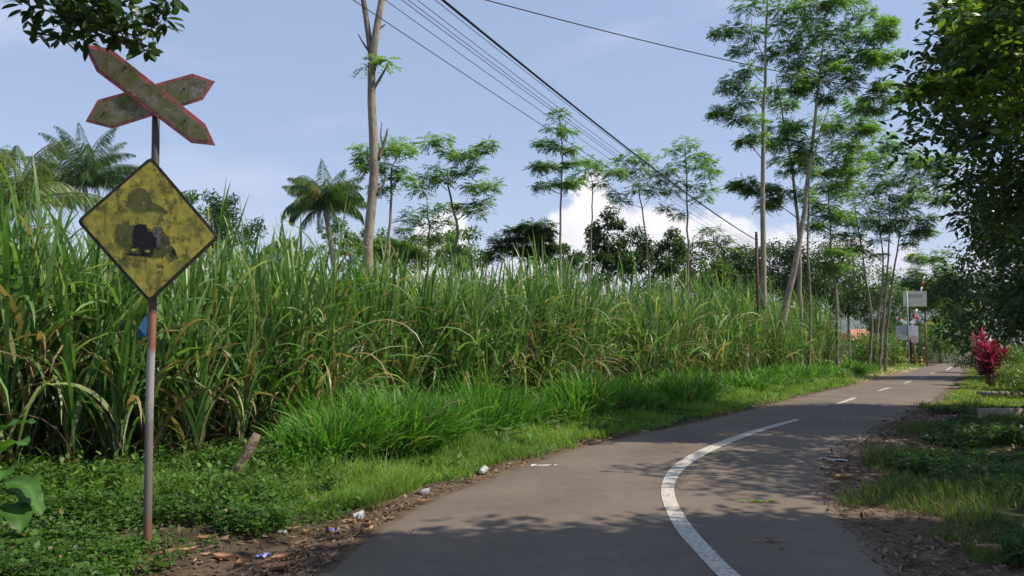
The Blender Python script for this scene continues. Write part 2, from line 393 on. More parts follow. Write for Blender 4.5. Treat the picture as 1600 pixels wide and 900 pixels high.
# painted lines
def paint(name, Lp, Rp, n):
    a, b = resample(Lp, n), resample(Rp, n)
    zz = [float(road_z([q[0]], [q[1]])[0])+.006 for q in np.concatenate([a, b])]
    A = np.c_[a, zz[:n]]; B = np.c_[b, zz[n:]]
    m = MB(); k = np.arange(n-1)*2
    m.add(np.stack([A, B], 1).reshape(-1, 3), np.stack([k, k+1, k+3, k+2], -1), (.5, .5, .5))
    return m.build(name, M_PAINT)
LP = [(1178, 960), (1115, 900), (1085, 867), (1060, 838), (1043, 808), (1034, 782), (1034, 762), (1043, 742), (1062, 724), (1090, 708), (1130, 691), (1180, 674), (1243, 657)]
RP = [(1225, 960), (1150, 900), (1116, 867), (1088, 836), (1068, 808), (1056, 783), (1054, 764), (1062, 745), (1080, 728), (1106, 712), (1142, 695), (1189, 677), (1251, 658)]
pl = paint('centre_line', [gnd(*p) for p in LP], [gnd(*p) for p in RP], 120); tag(pl, 'solid curved white centre line on the road', kind='structure')
DASH = [((1309, 633), (1336, 623), 8), ((1373, 612), (1390, 607), 6), ((1413, 600), (1423, 597), 5), ((1436, 592), (1444, 590), 4), ((1454, 585), (1460, 583), 4), ((1479, 579), (1487, 574), 4)]
for a, b, w in DASH:
    A, B = gnd(*a), gnd(*b); d = (B-A)/np.linalg.norm(B-A); s = np.array([d[1], -d[0]])*.065
    o = paint('lane_dash', [A-s, B-s], [A+s, B+s], 6); tag(o, 'white dash of the broken centre line', kind='structure')
# crossing: stop line and rails
A, B = np.array([39.3, 64.8]), np.array([41.3, 63.6])
o = paint('stop_line', [(37.6, 65.6), (42.2, 62.6)], [(37.8, 65.9), (42.4, 62.9)], 6); tag(o, 'thin white stop line before the crossing', kind='structure')
m_rail = noise_mat('rail_steel', [(.10, .06, .045), (.22, .18, .16)], 30, rough=.5, metal=.6, bump=0)
m = MB()
for off in (0, 1.2):
    for (a, b) in [((20+off, 82.5), (72+off, 56))]:
        m.box(((a[0]+b[0])/2, (a[1]+b[1])/2, .03+.03), (math.dist(a, b), .07, .05), M=[[math.cos(-.473), -math.sin(-.473), 0], [math.sin(-.473), math.cos(-.473), 0], [0, 0, 1]])
o = m.build('railway_rails', m_rail); tag(o, 'pair of steel rails crossing the road', kind='structure')
# distant hills
hv = []; hf = []; na = 120
for i in range(na+1):
    a = R(-60 + 130*i/na); rr = 3600
    pk = 60 + 20*math.sin(a*5+1)+14*math.sin(a*11)+ 200*math.exp(-((a-R(27))/R(6))**2) + 10*math.sin(a*41)
    pk *= 1.0
    for k in range(9):
        s = k/8; rj = rr - 900*(1-s) ; hgt = pk*s**1.3 + (18*math.sin(a*90+k*2)+12*math.sin(a*170+k*5))*s
        hv.append((rj*math.sin(a), rj*math.cos(a), hgt - 3))
for i in range(na):
    for k in range(8):
        q = i*9+k; hf.append((q, q+9, q+10, q+1))
m_hill = noise_mat('forested_hill', [(.03, .05, .02), (.06, .09, .03)], .01, 8, bump=0)
o = link_poly('hills', hv, hf, m_hill, smooth=True); tag(o, 'wooded hills on the horizon', kind='structure')

# ---------------------------------------------------------------- sugar cane field
CB = np.array([(-24, 5.9), (-14, 6.3), (-7, 7.2), (-5.2, 7.9), (-3.9, 9.1), (-2.3, 12), (-.8, 14.5), (1.5, 18), (5.0, 23), (9, 29), (13.5, 36), (19, 44.5)])
cs = np.r_[0, np.cumsum(np.linalg.norm(np.diff(CB, axis=0), axis=1))]
def cane_pos(n, t0, t1, smin=0, smax=None, pw=1):
    s = rng.uniform(smin, smax if smax else cs[-1], n); tt = t0 + (t1-t0)*rng.random(n)**pw
    x = np.interp(s, cs, CB[:, 0]); y = np.interp(s, cs, CB[:, 1])
    x2 = np.interp(s+.5, cs, CB[:, 0]); y2 = np.interp(s+.5, cs, CB[:, 1]); x1 = np.interp(s-.5, cs, CB[:, 0]); y1 = np.interp(s-.5, cs, CB[:, 1])
    d = nrm(np.stack([x2-x1, y2-y1], -1)); tt = tt + .35*noise2(x, y, 1.5)*(tt < 3)
    return x - d[:, 1]*tt, y + d[:, 0]*tt, tt
def cane_plants(mb, x, y, zb, H, nl, seg, lscale=1.0, dryfrac=.055):
    K = len(x)
    laz = rng.uniform(0, 6.28, K); lean = np.where(rng.random(K) < .1, rng.uniform(.2, .45, K), rng.uniform(0, .16, K))
    topx = x + np.cos(laz)*lean*H*.6; topy = y + np.sin(laz)*lean*H*.6
    # stems
    sc = np.array([.10, .11, .04])*(.6+.7*rng.random((K, 1))) + np.array([.05, .02, .01])*rng.random((K, 1))
    mb.ribbons(np.stack([x, y, zb], -1), laz, H*.62, rng.uniform(.02, .034, K), lean, .05, 2, sc, twist=rng.uniform(0, 3, K), prof='c')
    mb.ribbons(np.stack([x, y, zb], -1), laz, H*.62, rng.uniform(.02, .034, K), lean, .05, 2, sc, twist=rng.uniform(0, 3, K)+1.5, prof='c')
    # leaves
    for k in range(nl):
        f = (k+rng.random(K))/nl                       # 0 low .. 1 top
        hb = (.10 + .55*f)*H
        px = x + np.cos(laz)*np.sin(lean)*hb; py = y + np.sin(laz)*np.sin(lean)*hb; pz = zb + hb*np.cos(lean)
        L = (H-hb)*rng.uniform(.75, 1.25, K)*lscale; L = np.clip(L, .6, 2.0)
        th0 = rng.uniform(.02, .34, K)*(1.15-.45*f) + .05; curl = rng.choice([.15, .6, 1.4, 2.5], K, p=[.36, .25, .22, .17])*rng.uniform(.6, 1.2, K)
        az_ = laz + k*2.6 + rng.normal(0, .6, K)
        wd = rng.uniform(.026, .066, K)
        b = rng.random((K, 1))
        c = np.array([.044, .116, .024])*(1-b) + np.array([.130, .235, .068])*b
        pale = rng.random((K, 1)) < .16; c = np.where(pale, np.array([.26, .31, .14]), c)
        dry = (rng.random((K, 1)) < dryfrac*(1.7-1.6*f[:, None])*2)
        c = np.where(dry, np.array([.26, .19, .10])*rng.uniform(.5, 1.1, (K, 1)), c)
        curl = np.where(dry[:, 0], curl+1.2, curl)
        tip = c*np.array([1.3, 1.2, 1.1])
        mb.ribbons(np.stack([px, py, pz], -1), az_, L, wd, th0, curl, seg, c, twist=rng.normal(0, .5, K), tipcol=tip)
cane = MB()
def hgt(x, y): return (3.0 + .22*sstep(9, 14, y) + .95*sstep(14, 34, y))*(1+.10*noise2(x, y, .8))
for n_, t0, t1, s0, s1, nl, seg in [(1000, 0, 1.6, 7, 33, 14, 8), (700, 1.2, 5, 6, 34, 11, 6), (850, 0, 2.2, 33, cs[-1], 12, 6),
                                    (1000, 4, 16, 0, 36, 8, 5), (1100, 2, 16, 33, cs[-1], 8, 4), (420, 0, 3, 5, 19, 14, 8)]:
    x, y, tt = cane_pos(n_, t0, t1, s0, s1)
    H = hgt(x, y)*np.where(rng.random(n_) < .12, rng.uniform(1.05, 1.24, n_), rng.uniform(.62, 1.06, n_))*np.where(tt < .7, rng.uniform(.55, 1.0, n_), 1)
    cane_plants(cane, x, y, gz(x, y), H, nl, seg)
# dark dead trash at the foot of the cane
x, y, tt = cane_pos(24000, .05, 2.6, 5, 45)
K = len(x); zz = gz(x, y) + rng.random(K)**1.3*1.3
cc = np.array([.24, .17, .10])*rng.uniform(.3, 1.3, (K, 1)); gr = rng.random((K, 1)) < .5; cc = np.where(gr, np.array([.06, .13, .03])*rng.uniform(.7, 1.6, (K, 1)), cc)
cane.ribbons(np.stack([x, y, zz], -1), rng.uniform(0, 6.28, K), rng.uniform(.25, .7, K), rng.uniform(.01, .03, K), rng.uniform(.2, 1.6, K), rng.uniform(.3, 1.6, K), 3, cc)
tag(cane.build('sugarcane_field', M_CANE), 'dense tall green cane field behind the roadside grass', 'sugarcane', kind='stuff')

# ---------------------------------------------------------------- grass
def scatter(n, xr, yr, keep, lod=6.0):
    """uniform in view-ish density: accept with (lod/d)^2"""
    xs, ys, tot = [], [], 0
    while tot < n:
        x = rng.uniform(*xr, n*3); y = rng.uniform(*yr, n*3)
        d = np.hypot(x, y); a = rng.random(len(x)) < np.clip((lod/d)**1.7, 0, 1)
        a &= (np.abs(x) < .75*y+2.2)
        x, y = x[a], y[a]
        l_, r_ = dL(x, y), dR(x, y); k_ = keep(x, y, l_, r_); xs.append(x[k_]); ys.append(y[k_]); tot += k_.sum()
        if len(xs) > 60: break
    x = np.concatenate(xs)[:n]; y = np.concatenate(ys)[:n]
    return x, y
def edge_boost(p, a): return rng.random(len(a)) < p
def grass_patch(name, label, n, xr, yr, keep, hl, wl, c0, c1, th=(.05, .6), seg=3, dry=.05, lod=6, mat=None, cat='grass', curl=(.2, 1.2)):
    x, y = scatter(n, xr, yr, keep, lod); K = len(x)
    d = np.hypot(x, y); k = np.clip(d/9, 1, 3.2)
    b = rng.random((K, 1))*.6 + .4*sstep(-.6, .6, noise2(x, y, 1.7))[:, None]
    c = np.array(c0)*(1-b) + np.array(c1)*b
    dr = rng.random((K, 1)) < dry; c = np.where(dr, np.array([.25, .19, .09])*rng.uniform(.5, 1.1, (K, 1)), c)
    m = MB(); L = rng.uniform(*hl, K)*(1+.75*np.clip(noise2(x, y, 2.4), -.6, 1))*np.where(rng.random(K) < .03, 1.7, 1)
    m.ribbons(np.stack([x, y, gz(x, y)-.01], -1), rng.uniform(0, 6.28, K), L, rng.uniform(*wl, K)*k, rng.uniform(*th, K), rng.uniform(*curl, K), seg, c, twist=rng.normal(0, .5, K), tipcol=c*1.25)
    return tag(m.build(name, mat or M_GRASS), label, cat, kind='stuff')
cane_d = lambda x, y: sdist(x, y, resample(CB, 200, False))
# verge grass, left of road
grass_patch('verge_grass', 'short bright grass along the left road edge', 150000, (-6, 40), (5, 62),
            lambda x, y, l, r: (l > .10+.22*noise2(x, y, 2.3)+.10*(y < 12)) & (l < 2.6) & (y > 7.3+.5*noise2(x, y, 2)) & (rng.random(len(x)) < .25+.75*sstep(.1, .7, l)) & ~((y > 34) & (y < 56) & (l < 1.5) & (rng.random(len(x)) < .8)),
            (.07, .22), (.004, .009), (.065, .14, .022), (.19, .30, .05), lod=7)
# tufted tall grass band between verge and cane
def tall_band():
    x, y = scatter(3600, (-5, 30), (8.6, 46), lambda x, y, l, r: (l > 1.35+.35*noise2(x, y, 1.1)+.35*sstep(10.5, 8.8, y)) & (cane_d(x, y) < .7) & (x > -2.75+.3*noise2(x, y, 3)) & (noise2(x, y, 2.6) > -.42), 9)
    K = len(x); m = MB(); nb = 19
    az_ = rng.uniform(0, 6.28, (K, nb)).ravel(); rr = rng.random(K*nb)*.13
    X = np.repeat(x, nb)+np.cos(az_)*rr; Y = np.repeat(y, nb)+np.sin(az_)*rr; d = np.hypot(X, Y)
    sh = rng.random((K, 1)).repeat(nb, 1).reshape(-1, 1)*.5+rng.random((K*nb, 1))*.5
    c = np.array([.034, .105, .014])*(1-sh)+np.array([.105, .24, .038])*sh
    dr = rng.random((K*nb, 1)) < .05; c = np.where(dr, (.2, .17, .08), c)
    hs = np.repeat(((.70-.14*sstep(11, 24, y))+.30*noise2(x, y, 1.9))*rng.uniform(.55, 1.2, K), nb)
    L = hs*rng.uniform(.6, 1.3, K*nb)
    m.ribbons(np.stack([X, Y, gz(X, Y)-.02], -1), az_, L, rng.uniform(.014, .040, K*nb)*np.clip(d/14, 1, 1.9), rng.uniform(.03, .6, K*nb), rng.uniform(.15, 1.5, K*nb), 5, c, twist=rng.normal(0, .4, K*nb), tipcol=c*1.3)
    tag(m.build('tall_grass', M_GRASS), 'lush knee high dark green grass before the cane', 'tall grass', kind='stuff')
tall_band()
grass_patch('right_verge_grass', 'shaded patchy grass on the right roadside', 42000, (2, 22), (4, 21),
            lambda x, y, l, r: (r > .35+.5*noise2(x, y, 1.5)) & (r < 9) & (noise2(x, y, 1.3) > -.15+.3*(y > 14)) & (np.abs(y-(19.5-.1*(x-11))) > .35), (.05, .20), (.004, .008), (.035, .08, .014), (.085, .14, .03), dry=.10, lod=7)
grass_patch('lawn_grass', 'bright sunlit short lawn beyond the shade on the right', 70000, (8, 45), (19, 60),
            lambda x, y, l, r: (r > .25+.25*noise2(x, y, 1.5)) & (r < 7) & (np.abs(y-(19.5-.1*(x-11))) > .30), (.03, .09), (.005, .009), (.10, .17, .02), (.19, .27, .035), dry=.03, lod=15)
# broad-leaved weeds
def weeds(name, label, n, xr, yr, keep, hmax, ls, c0, c1, lod=6):
    x, y = scatter(n, xr, yr, keep, lod); K = len(x)
    hm = hmax*np.clip(.55+.6*noise2(x, y, 1.4), .12, 1.2)
    hm = hm*(1-.62*sstep(7.4, 6.2, y)*(x < 2))
    z_ = gz(x, y) + hm*rng.random(K)**.7
    D = nrm(np.stack([rng.normal(size=K), rng.normal(size=K), rng.normal(.15, .35, K)], -1)); S = nrm(np.cross(D, np.stack([rng.normal(0, .35, K), rng.normal(0, .35, K), np.ones(K)], -1)))
    b = rng.random((K, 1))*.6+.4*sstep(-.5, .7, noise2(x+3, y, 2.6))[:, None]; c = np.array(c0)*(1-b)+np.array(c1)*b
    L = ls[0] + (ls[1]-ls[0])*rng.random(K)**1.5*(1+.8*sstep(0, .6, noise2(x+7, y-3, 3.1))); L *= np.clip(np.hypot(x, y)/8, 1, 2); m = MB(); dd_ = rng.random((K, 1)) < .025; c = np.where(dd_, np.array([.22, .16, .08]), c)
    m.leaves(np.stack([x, y, z_], -1), D, S, L, L*rng.uniform(.4, .7, K), c, .2)
    k2 = rng.random(K) < .12
    m.ribbons(np.stack([x, y, gz(x, y)-.01], -1)[k2], rng.uniform(0, 6.28, k2.sum()), hm[k2]*1.1, .005, rng.uniform(0, .5, k2.sum()), .4, 3, c[k2]*.9, prof='c')
    return tag(m.build(name, M_WEED), label, 'weeds', kind='stuff')
weeds('ground_cover_weeds', 'low leafy weeds around the sign post', 60000, (-9, 2), (4.6, 10.5), lambda x, y, l, r: (l > .5+.5*noise2(x, y, 2.2)+.55*sstep(7, 5.5, y)) & (cane_d(x, y) < 1.0) & ((x < -2.2+.5*noise2(x, y, 2)) | (rng.random(len(x)) < .10)) & ((y > 6.4) | (noise2(x, y, 2.7) > .0) | (rng.random(len(x)) < .12)) & (noise2(x, y, 3.6) > -.62), .42, (.025, .075), (.026, .066, .012), (.085, .175, .028))
weeds('verge_clover', 'small leafy weeds mixed into the left verge grass', 30000, (-4, 18), (7, 26), lambda x, y, l, r: (l > .35+.2*noise2(x, y, 2)) & (l < 2.4) & (noise2(x, y, 3.0) > .05), .16, (.02, .05), (.04, .10, .018), (.12, .21, .035), lod=8)
weeds('creeper_weeds', 'pale green creeping weeds on the verge before the cane', 22000, (0, 22), (14, 44), lambda x, y, l, r: (l > 1.1+.3*noise2(x, y, 1.5)) & (cane_d(x, y) < .3) & (noise2(x, y, .8) > .05), .45, (.04, .08), (.06, .13, .03), (.12, .21, .06), lod=14)
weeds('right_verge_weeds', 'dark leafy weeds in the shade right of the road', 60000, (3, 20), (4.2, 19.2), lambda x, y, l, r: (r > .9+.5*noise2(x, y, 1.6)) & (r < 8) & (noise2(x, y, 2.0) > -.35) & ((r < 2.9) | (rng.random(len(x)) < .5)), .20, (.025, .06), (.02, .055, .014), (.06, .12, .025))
# taller wild herbs
def herbs():
    x, y = scatter(380, (-7, 1), (6.6, 9.5), lambda x, y, l, r: (l > .9+.5*noise2(x, y, 2)) & (cane_d(x, y) < .8), 7); K = len(x); m = MB()
    H = rng.uniform(.15, .45, K); az_ = rng.uniform(0, 6.28, K); z0 = gz(x, y)
    m.ribbons(np.stack([x, y, z0], -1), az_, H, .007, .12, .2, 3, (.07, .10, .03), prof='c')
    for k in range(11):
        f = (k+1)/11; P = np.stack([x+np.cos(az_)*H*f*.15, y+np.sin(az_)*H*f*.15, z0+H*f*.96], -1); b = rng.random((K, 1))
        c = np.array([.045, .11, .018])*(1-b)+np.array([.13, .24, .045])*b
        m.ribbons(P, az_+k*2.4, rng.uniform(.06, .14, K)*(1.2-.5*f), rng.uniform(.02, .045, K), rng.uniform(.6, 1.3, K), .6, 4, c, prof='leaf')
    tag(m.build('wild_herbs', M_WEED), 'taller leafy herbs standing out of the low weeds on the left', 'weeds', kind='stuff')
herbs()
# leaf litter
def litter_stuff(name, label, n, xr, yr, keep, s=(.03, .08)):
    x, y = scatter(n, xr, yr, keep, 6); K = len(x)
    D = nrm(np.stack([rng.normal(size=K), rng.normal(size=K), rng.normal(0, .25, K)], -1)); S = nrm(np.cross(D, np.stack([rng.normal(0, .3, K), rng.normal(0, .3, K), np.ones(K)], -1)))
    b = rng.random((K, 1)); c = np.array([.085, .052, .03])*(1-b)+np.array([.29, .20, .125])*b; c = c*rng.uniform(.5, 1.1, (K, 1))
    L = rng.uniform(*s, K)*np.clip(np.hypot(x, y)/9, 1, 1.8); m = MB()
    m.leaves(np.stack([x, y, gz(x, y)+rng.uniform(.006, .03, K)], -1), D, S, L, L*rng.uniform(.3, .6, K), c, -.1)
    return tag(m.build(name, M_DRY), label, 'leaf litter', kind='stuff')
litter_stuff('leaf_litter', 'scattered dry leaves along the left road edge', 7000, (-7, 30), (4.6, 45), lambda x, y, l, r: (l > -.05) & (l < .45+.25*noise2(x, y, 3)+1.2*(y < 7)) & (rng.random(len(x)) < np.where(l < .4, 1, .35)))
litter_stuff('leaf_litter', 'scattered dry leaves on the dark right shoulder', 8000, (2, 22), (4, 22), lambda x, y, l, r: (r > -.25) & (r < 7) & (rng.random(len(x)) < np.where((r < 1.2) | (r > 3), .9, .25)) & (noise2(x, y, 2) > -.5))

# ---------------------------------------------------------------- trees
def rdir(K, zb=0., zs=1.):
    v = rng.normal(size=(K, 3)); v[:, 2] = v[:, 2]*zs + zb; return nrm(v)
def bez(a, b, c, n):
    t = np.linspace(0, 1, n)[:, None]; return a*(1-t)**2 + 2*b*t*(1-t) + c*t*t
def clump_leaves(mb, c, rad, flat, mode, n, L, cA, cB, out=None):
    c = np.asarray(c, float)
    u = rdir(n, 0, 1); rr = rng.random((n, 1))**.5
    P = c + u*rr*np.array([rad, rad, rad*flat])
    shade = rng.random((n, 1))*.7 + .3*rng.random(); col = cA*(1-shade)+cB*shade
    if mode == 'pinnate':
        D = nrm(u*np.array([1, 1, .25]) + np.array([0, 0, -.05]) + rng.normal(0, .25, (n, 3)))
        S = nrm(np.cross(D, [0, 0, 1])); rl = L*rng.uniform(2.2, 3.2, (n, 1))
        for k in range(5):
            f = (k+.6)/5; b = P + D*rl*f; b[:, 2] -= .25*rl[:, 0]*f*f
            for sg in (-1, 1):
                d2 = nrm(D*.55 + S*sg + rng.normal(0, .15, (n, 3)) + np.array([0, 0, -.12]))
                mb.leaves(b, d2, nrm(np.cross(d2, [0, 0, 1]) + rng.normal(0, .25, (n, 3))), L*rng.uniform(.8, 1.3, n)*(1-.35*abs(f-.5)), L*.52, col, .1)
    elif mode == 'broad':
        D = nrm(u + rng.normal(0, .6, (n, 3)) + np.array([0, 0, -.25])); S = nrm(np.cross(D, nrm(np.array([0, 0, 1]) + rng.normal(0, .6, (n, 3)))))
        mb.leaves(P, D, S, L*rng.uniform(.6, 1.25, n), L*rng.uniform(.35, .55, n), col, .15)
    elif mode == 'near':
        azs = np.arctan2(u[:, 1], u[:, 0]) + rng.normal(0, .8, n); th = rng.uniform(.7, 2.3, n)
        mb.ribbons(P, azs, L*rng.uniform(.6, 1.25, n), L*rng.uniform(.32, .5, n), th, rng.uniform(.1, .7, n), 4, col, twist=rng.normal(0, .7, n), prof='leaf')
G_SEN = (np.array([.075, .145, .030]), np.array([.17, .29, .055]))
G_MID = (np.array([.050, .105, .024]), np.array([.12, .21, .042]))
G_DRK = (np.array([.026, .054, .018]), np.array([.070, .118, .032]))
G_RT = (np.array([.022, .048, .014]), np.array([.095, .155, .028]))
G_BRT = (np.array([.06, .11, .02]), np.array([.14, .21, .035]))
DENS = {'pinnate': 2.2, 'broad': 1.9, 'near': 1.9}
def tree(name, label, cat, trunk, r0, r1, clumps, mode='pinnate', n=26, L=.15, cols=G_SEN, flat=.4, mat=None, group=None, bark=(.33, .30, .25), extra=None, rise=.9, twigs=3, sides=8, limbr=.32):
    trunk = np.asarray(trunk, float); base = trunk[0].copy()
    T = resample3(trunk, 18)
    T[1:-1, :2] += rng.normal(0, .012, (len(T)-2, 2))*np.linspace(1, 2, len(T)-2)[:, None]
    rad = np.linspace(r0, r1, len(T)); rad[0] *= 1.25
    e = empty(name, base, label, cat, group)
    tb = MB(); bc = np.array(bark); tb.tube(T, rad, bc*rng.uniform(.85, 1.1), sides)
    cb = MB()
    npos = [p for p in T[3:]]; nrad = list(rad[3:]*.62)
    order = sorted(range(len(clumps)), key=lambda i: float(np.min(np.linalg.norm(T - np.asarray(clumps[i][0], float), axis=1))))
    for i in order:
        cl = clumps[i]; c = np.asarray(cl[0], float); cr_ = cl[1]
        NP = np.array(npos); dz = c[2]-NP[:, 2]; dd = np.linalg.norm(NP-c, axis=1); hd = np.linalg.norm((NP-c)[:, :2], axis=1)
        k = int(np.argmin(dd + 1.6*np.maximum(0, rise*.55*hd - dz)))
        a = NP[k]; d = dd[k]; mid = (a+c)/2 + np.array([0, 0, .05*d]) + rng.normal(0, .06*d, 3)*np.array([1, 1, .5])
        b = bez(a, mid, c, 7); br = max(min(nrad[k]*.85, .012*d+.010), .007)
        tb.tube(b, np.linspace(br, br*.55, 7), bc*rng.uniform(.6, .95), 5 if sides > 5 else 4, cap=False)
        for q in (2, 4, 6): npos.append(b[q]); nrad.append(br*(1-.07*q))
        for q in range(twigs):
            u = rdir(1, .1, .5)[0]; st = b[rng.integers(3, 6)]; en = c + u*cr_*.8*np.array([1, 1, flat])
            tb.tube(bez(st, (st+en)/2+np.array([0, 0, .05]), en, 4), np.linspace(br*.45, br*.12+.002, 4), bc*.7, 4, cap=False)
        clump_leaves(cb, c, cr_, flat, mode, int(n*DENS.get(mode, 1)*(cl[2] if len(cl) > 2 else 1)), L, *cols)
    for ex in (extra or []):
        ex = [np.asarray(q, float) for q in ex[0]], ex[1]
        tb.tube(resample3(np.array(ex[0]), 8), np.linspace(ex[1], ex[1]*.35, 8), bc*.7, 6)
    tb.build('trunk', M_BARK, e, base, smooth=True)
    if cb.n: cb.build('crown', mat or (M_FEATHER if mode == 'pinnate' else M_LEAF), e, base)
    return e
def resample3(P, n):
    P = np.asarray(P, float)
    if len(P) > 2:
        Q = []; m = len(P)
        for i in range(m-1):
            p0, p1, p2, p3 = P[max(i-1, 0)], P[i], P[i+1], P[min(i+2, m-1)]
            for t in np.linspace(0, 1, 12, endpoint=False): Q.append(.5*((2*p1)+(-p0+p2)*t+(2*p0-5*p1+4*p2-p3)*t*t+(-p0+3*p1-3*p2+p3)*t**3))
        Q.append(P[-1]); P = np.array(Q)
    s = np.r_[0, np.cumsum(np.linalg.norm(np.diff(P, axis=0), axis=1))]; tt = np.linspace(0, s[-1], n)
    return np.stack([np.interp(tt, s, P[:, k]) for k in range(3)], -1)
def pxtrunk(Yd, pts, ground=True):
    w = [unp(p[0], p[1], Yd) for p in pts]
    if ground:
        w.insert(0, np.array([w[0][0]+(w[0][0]-w[1][0])*.15, Yd, float(gz([w[0][0]], [Yd])[0])-.05]))
    return w
def pxclumps(Yd, L, dj=None):
    out = []
    if 34 <= Yd <= 42 and len(L) > 8 and L[0][1] < 300:
        L = list(L) + [(c[0]+rng.uniform(-16, 16), c[1]+rng.uniform(-12, 22), c[2]*rng.uniform(.6, 1.0)) for c in L for _ in range(1)]
    for c in L:
        r_ = c[2]*Yd/1200; dj_ = dj if dj is not None else r_*1.3
        p = unp(c[0], c[1], Yd); p = p + np.array([0, rng.uniform(-dj_, dj_), 0])
        out.append((p, r_) + tuple(c[3:]))
    return out
GS = 'slender feathery trees behind the cane'
# tall bare trunk
Yd = 15
tree('sengon_tree', 'tall bare grey trunk with stubby dead branches rising from the cane', 'tree',
     pxtrunk(Yd, [(574, 420), (580, 340), (584, 250), (581, 150), (583, 90), (588, 50), (594, -5), (600, -130), (625, -260)]), .125, .045,
     pxclumps(Yd, [(596, 92, 16, .35), (570, 103, 9, .2), (604, 98, 9, .3), (620, -270, 50), (580, -300, 60), (530, -260, 55), (650, -220, 40), (500, -210, 40), (600, -200, 40)], .2), n=16, L=.09,
     extra=[([unp(583, 110, Yd), unp(576, 55, Yd), unp(566, -10, Yd), unp(545, -120, Yd), unp(530, -240, Yd)], .07),
            ([unp(584, 138, Yd), unp(594, 122, Yd), unp(608, 98, Yd)], .035), ([unp(578, 82, Yd), unp(568, 68, Yd), unp(560, 54, Yd)], .03),
            ([unp(587, 52, Yd), unp(594, 44, Yd), unp(602, 38, Yd)], .035), ([unp(590, 250, Yd), unp(600, 225, Yd), unp(606, 200, Yd)], .045),
            ([unp(598, 228, Yd), unp(595, 210, Yd), unp(597, 190, Yd)], .022), ([unp(580, 270, Yd), unp(575, 250, Yd), unp(574, 232, Yd)], .022),
            ([unp(588, 305, Yd), unp(598, 290, Yd), unp(604, 277, Yd)], .04)])
# its crown is above the frame: sparse, on the two forks
tree('sengon_tree', 'slim feathery tree with a wide crown behind the bare trunk', 'tree', pxtrunk(22, [(606, 420), (610, 330), (612, 262)]), .07, .03,
     pxclumps(22, [(570, 235, 20), (596, 228, 22), (622, 222, 18), (632, 240, 20), (583, 262, 18), (610, 262, 22), (596, 290, 18), (628, 278, 16), (565, 250, 10)]), n=26, L=.10, group=GS)
tree('sengon_tree', 'forked feathery tree with flat topped leaf sprays over the cane', 'tree', pxtrunk(24, [(712, 420), (712, 340), (700, 290)]), .08, .03,
     pxclumps(24, [(672, 225, 20), (692, 218, 16), (700, 238, 12), (682, 262, 20), (668, 276, 12), (722, 250, 16), (722, 270, 14), (735, 245, 14), (752, 235, 12), (762, 225, 10), (742, 262, 14), (755, 298, 22), (738, 290, 18), (770, 288, 12), (690, 285, 14), (745, 330, 18), (755, 318, 14), (725, 320, 12)]), n=22, L=.10, group=GS)
tree('sengon_tree', 'small bushy feathery tree just left of the forked one', 'tree', pxtrunk(25, [(668, 430), (670, 360), (668, 320)]), .06, .02,
     pxclumps(25, [(648, 285, 14), (662, 300, 18), (650, 330, 20), (680, 330, 18), (640, 345, 16), (668, 350, 22), (694, 345, 16), (655, 368, 22), (690, 370, 20), (700, 320, 14)]), n=20, L=.10, group=GS)
tree('sengon_tree', 'thin straight tree with small stacked leaf clusters, tallest behind the cane', 'tree', pxtrunk(27, [(875, 430), (876, 320), (878, 230), (874, 180)]), .07, .015,
     pxclumps(27, [(872, 180, 13), (868, 198, 15), (884, 208, 14), (858, 222, 12), (848, 226, 12), (872, 228, 14), (845, 255, 12), (856, 262, 12), (838, 262, 9), (878, 258, 10), (845, 292, 13), (860, 285, 10), (900, 285, 13), (892, 255, 8), (883, 285, 9), (896, 232, 8)]), n=22, L=.10, group=GS, rise=.5)
tree('sengon_tree', 'slim tree with an umbrella crown between two thin trees', 'tree', pxtrunk(29, [(922, 430), (925, 350), (926, 285)]), .06, .02,
     pxclumps(29, [(908, 255, 16), (925, 250, 18), (940, 262, 18), (955, 275, 15), (918, 272, 18), (900, 282, 12), (938, 288, 12), (890, 292, 8), (962, 268, 10)]), n=22, L=.10, group=GS)
tree('sengon_tree', 'slim tree with a dense dark green crown under the thick cable', 'tree', pxtrunk(30, [(1014, 430), (1006, 350), (998, 290)]), .07, .02,
     pxclumps(30, [(975, 248, 16), (992, 242, 18), (1008, 252, 16), (1000, 268, 20), (982, 275, 16), (1012, 285, 20), (992, 300, 18), (972, 312, 14), (1025, 300, 12), (960, 305, 10), (1030, 270, 10)]), n=24, L=.10, group=GS)
tree('sengon_tree', 'slim tree with a round open crown right of the thick cable', 'tree', pxtrunk(30, [(1075, 440), (1075, 340), (1073, 260), (1070, 230)]), .07, .02,
     pxclumps(30, [(1070, 225, 16), (1052, 235, 14), (1085, 238, 14), (1100, 245, 12), (1112, 250, 11), (1060, 255, 16), (1085, 262, 14), (1045, 270, 12), (1104, 275, 16), (1060, 285, 14), (1085, 290, 14), (1110, 295, 14), (1048, 300, 14), (1095, 310, 14), (1040, 325, 12), (1060, 335, 12), (1035, 285, 8), (1118, 265, 7)]), n=20, L=.10, group=GS)
tree('sengon_tree', 'small pale young tree low beside the utility pole', 'tree', pxtrunk(33, [(1120, 440), (1118, 400), (1115, 370)]), .05, .015,
     pxclumps(33, [(1100, 362, 10), (1115, 358, 12), (1130, 370, 11), (1098, 380, 9), (1118, 380, 12), (1135, 388, 8), (1140, 376, 7)]), n=16, L=.10, cols=G_BRT, group=GS)
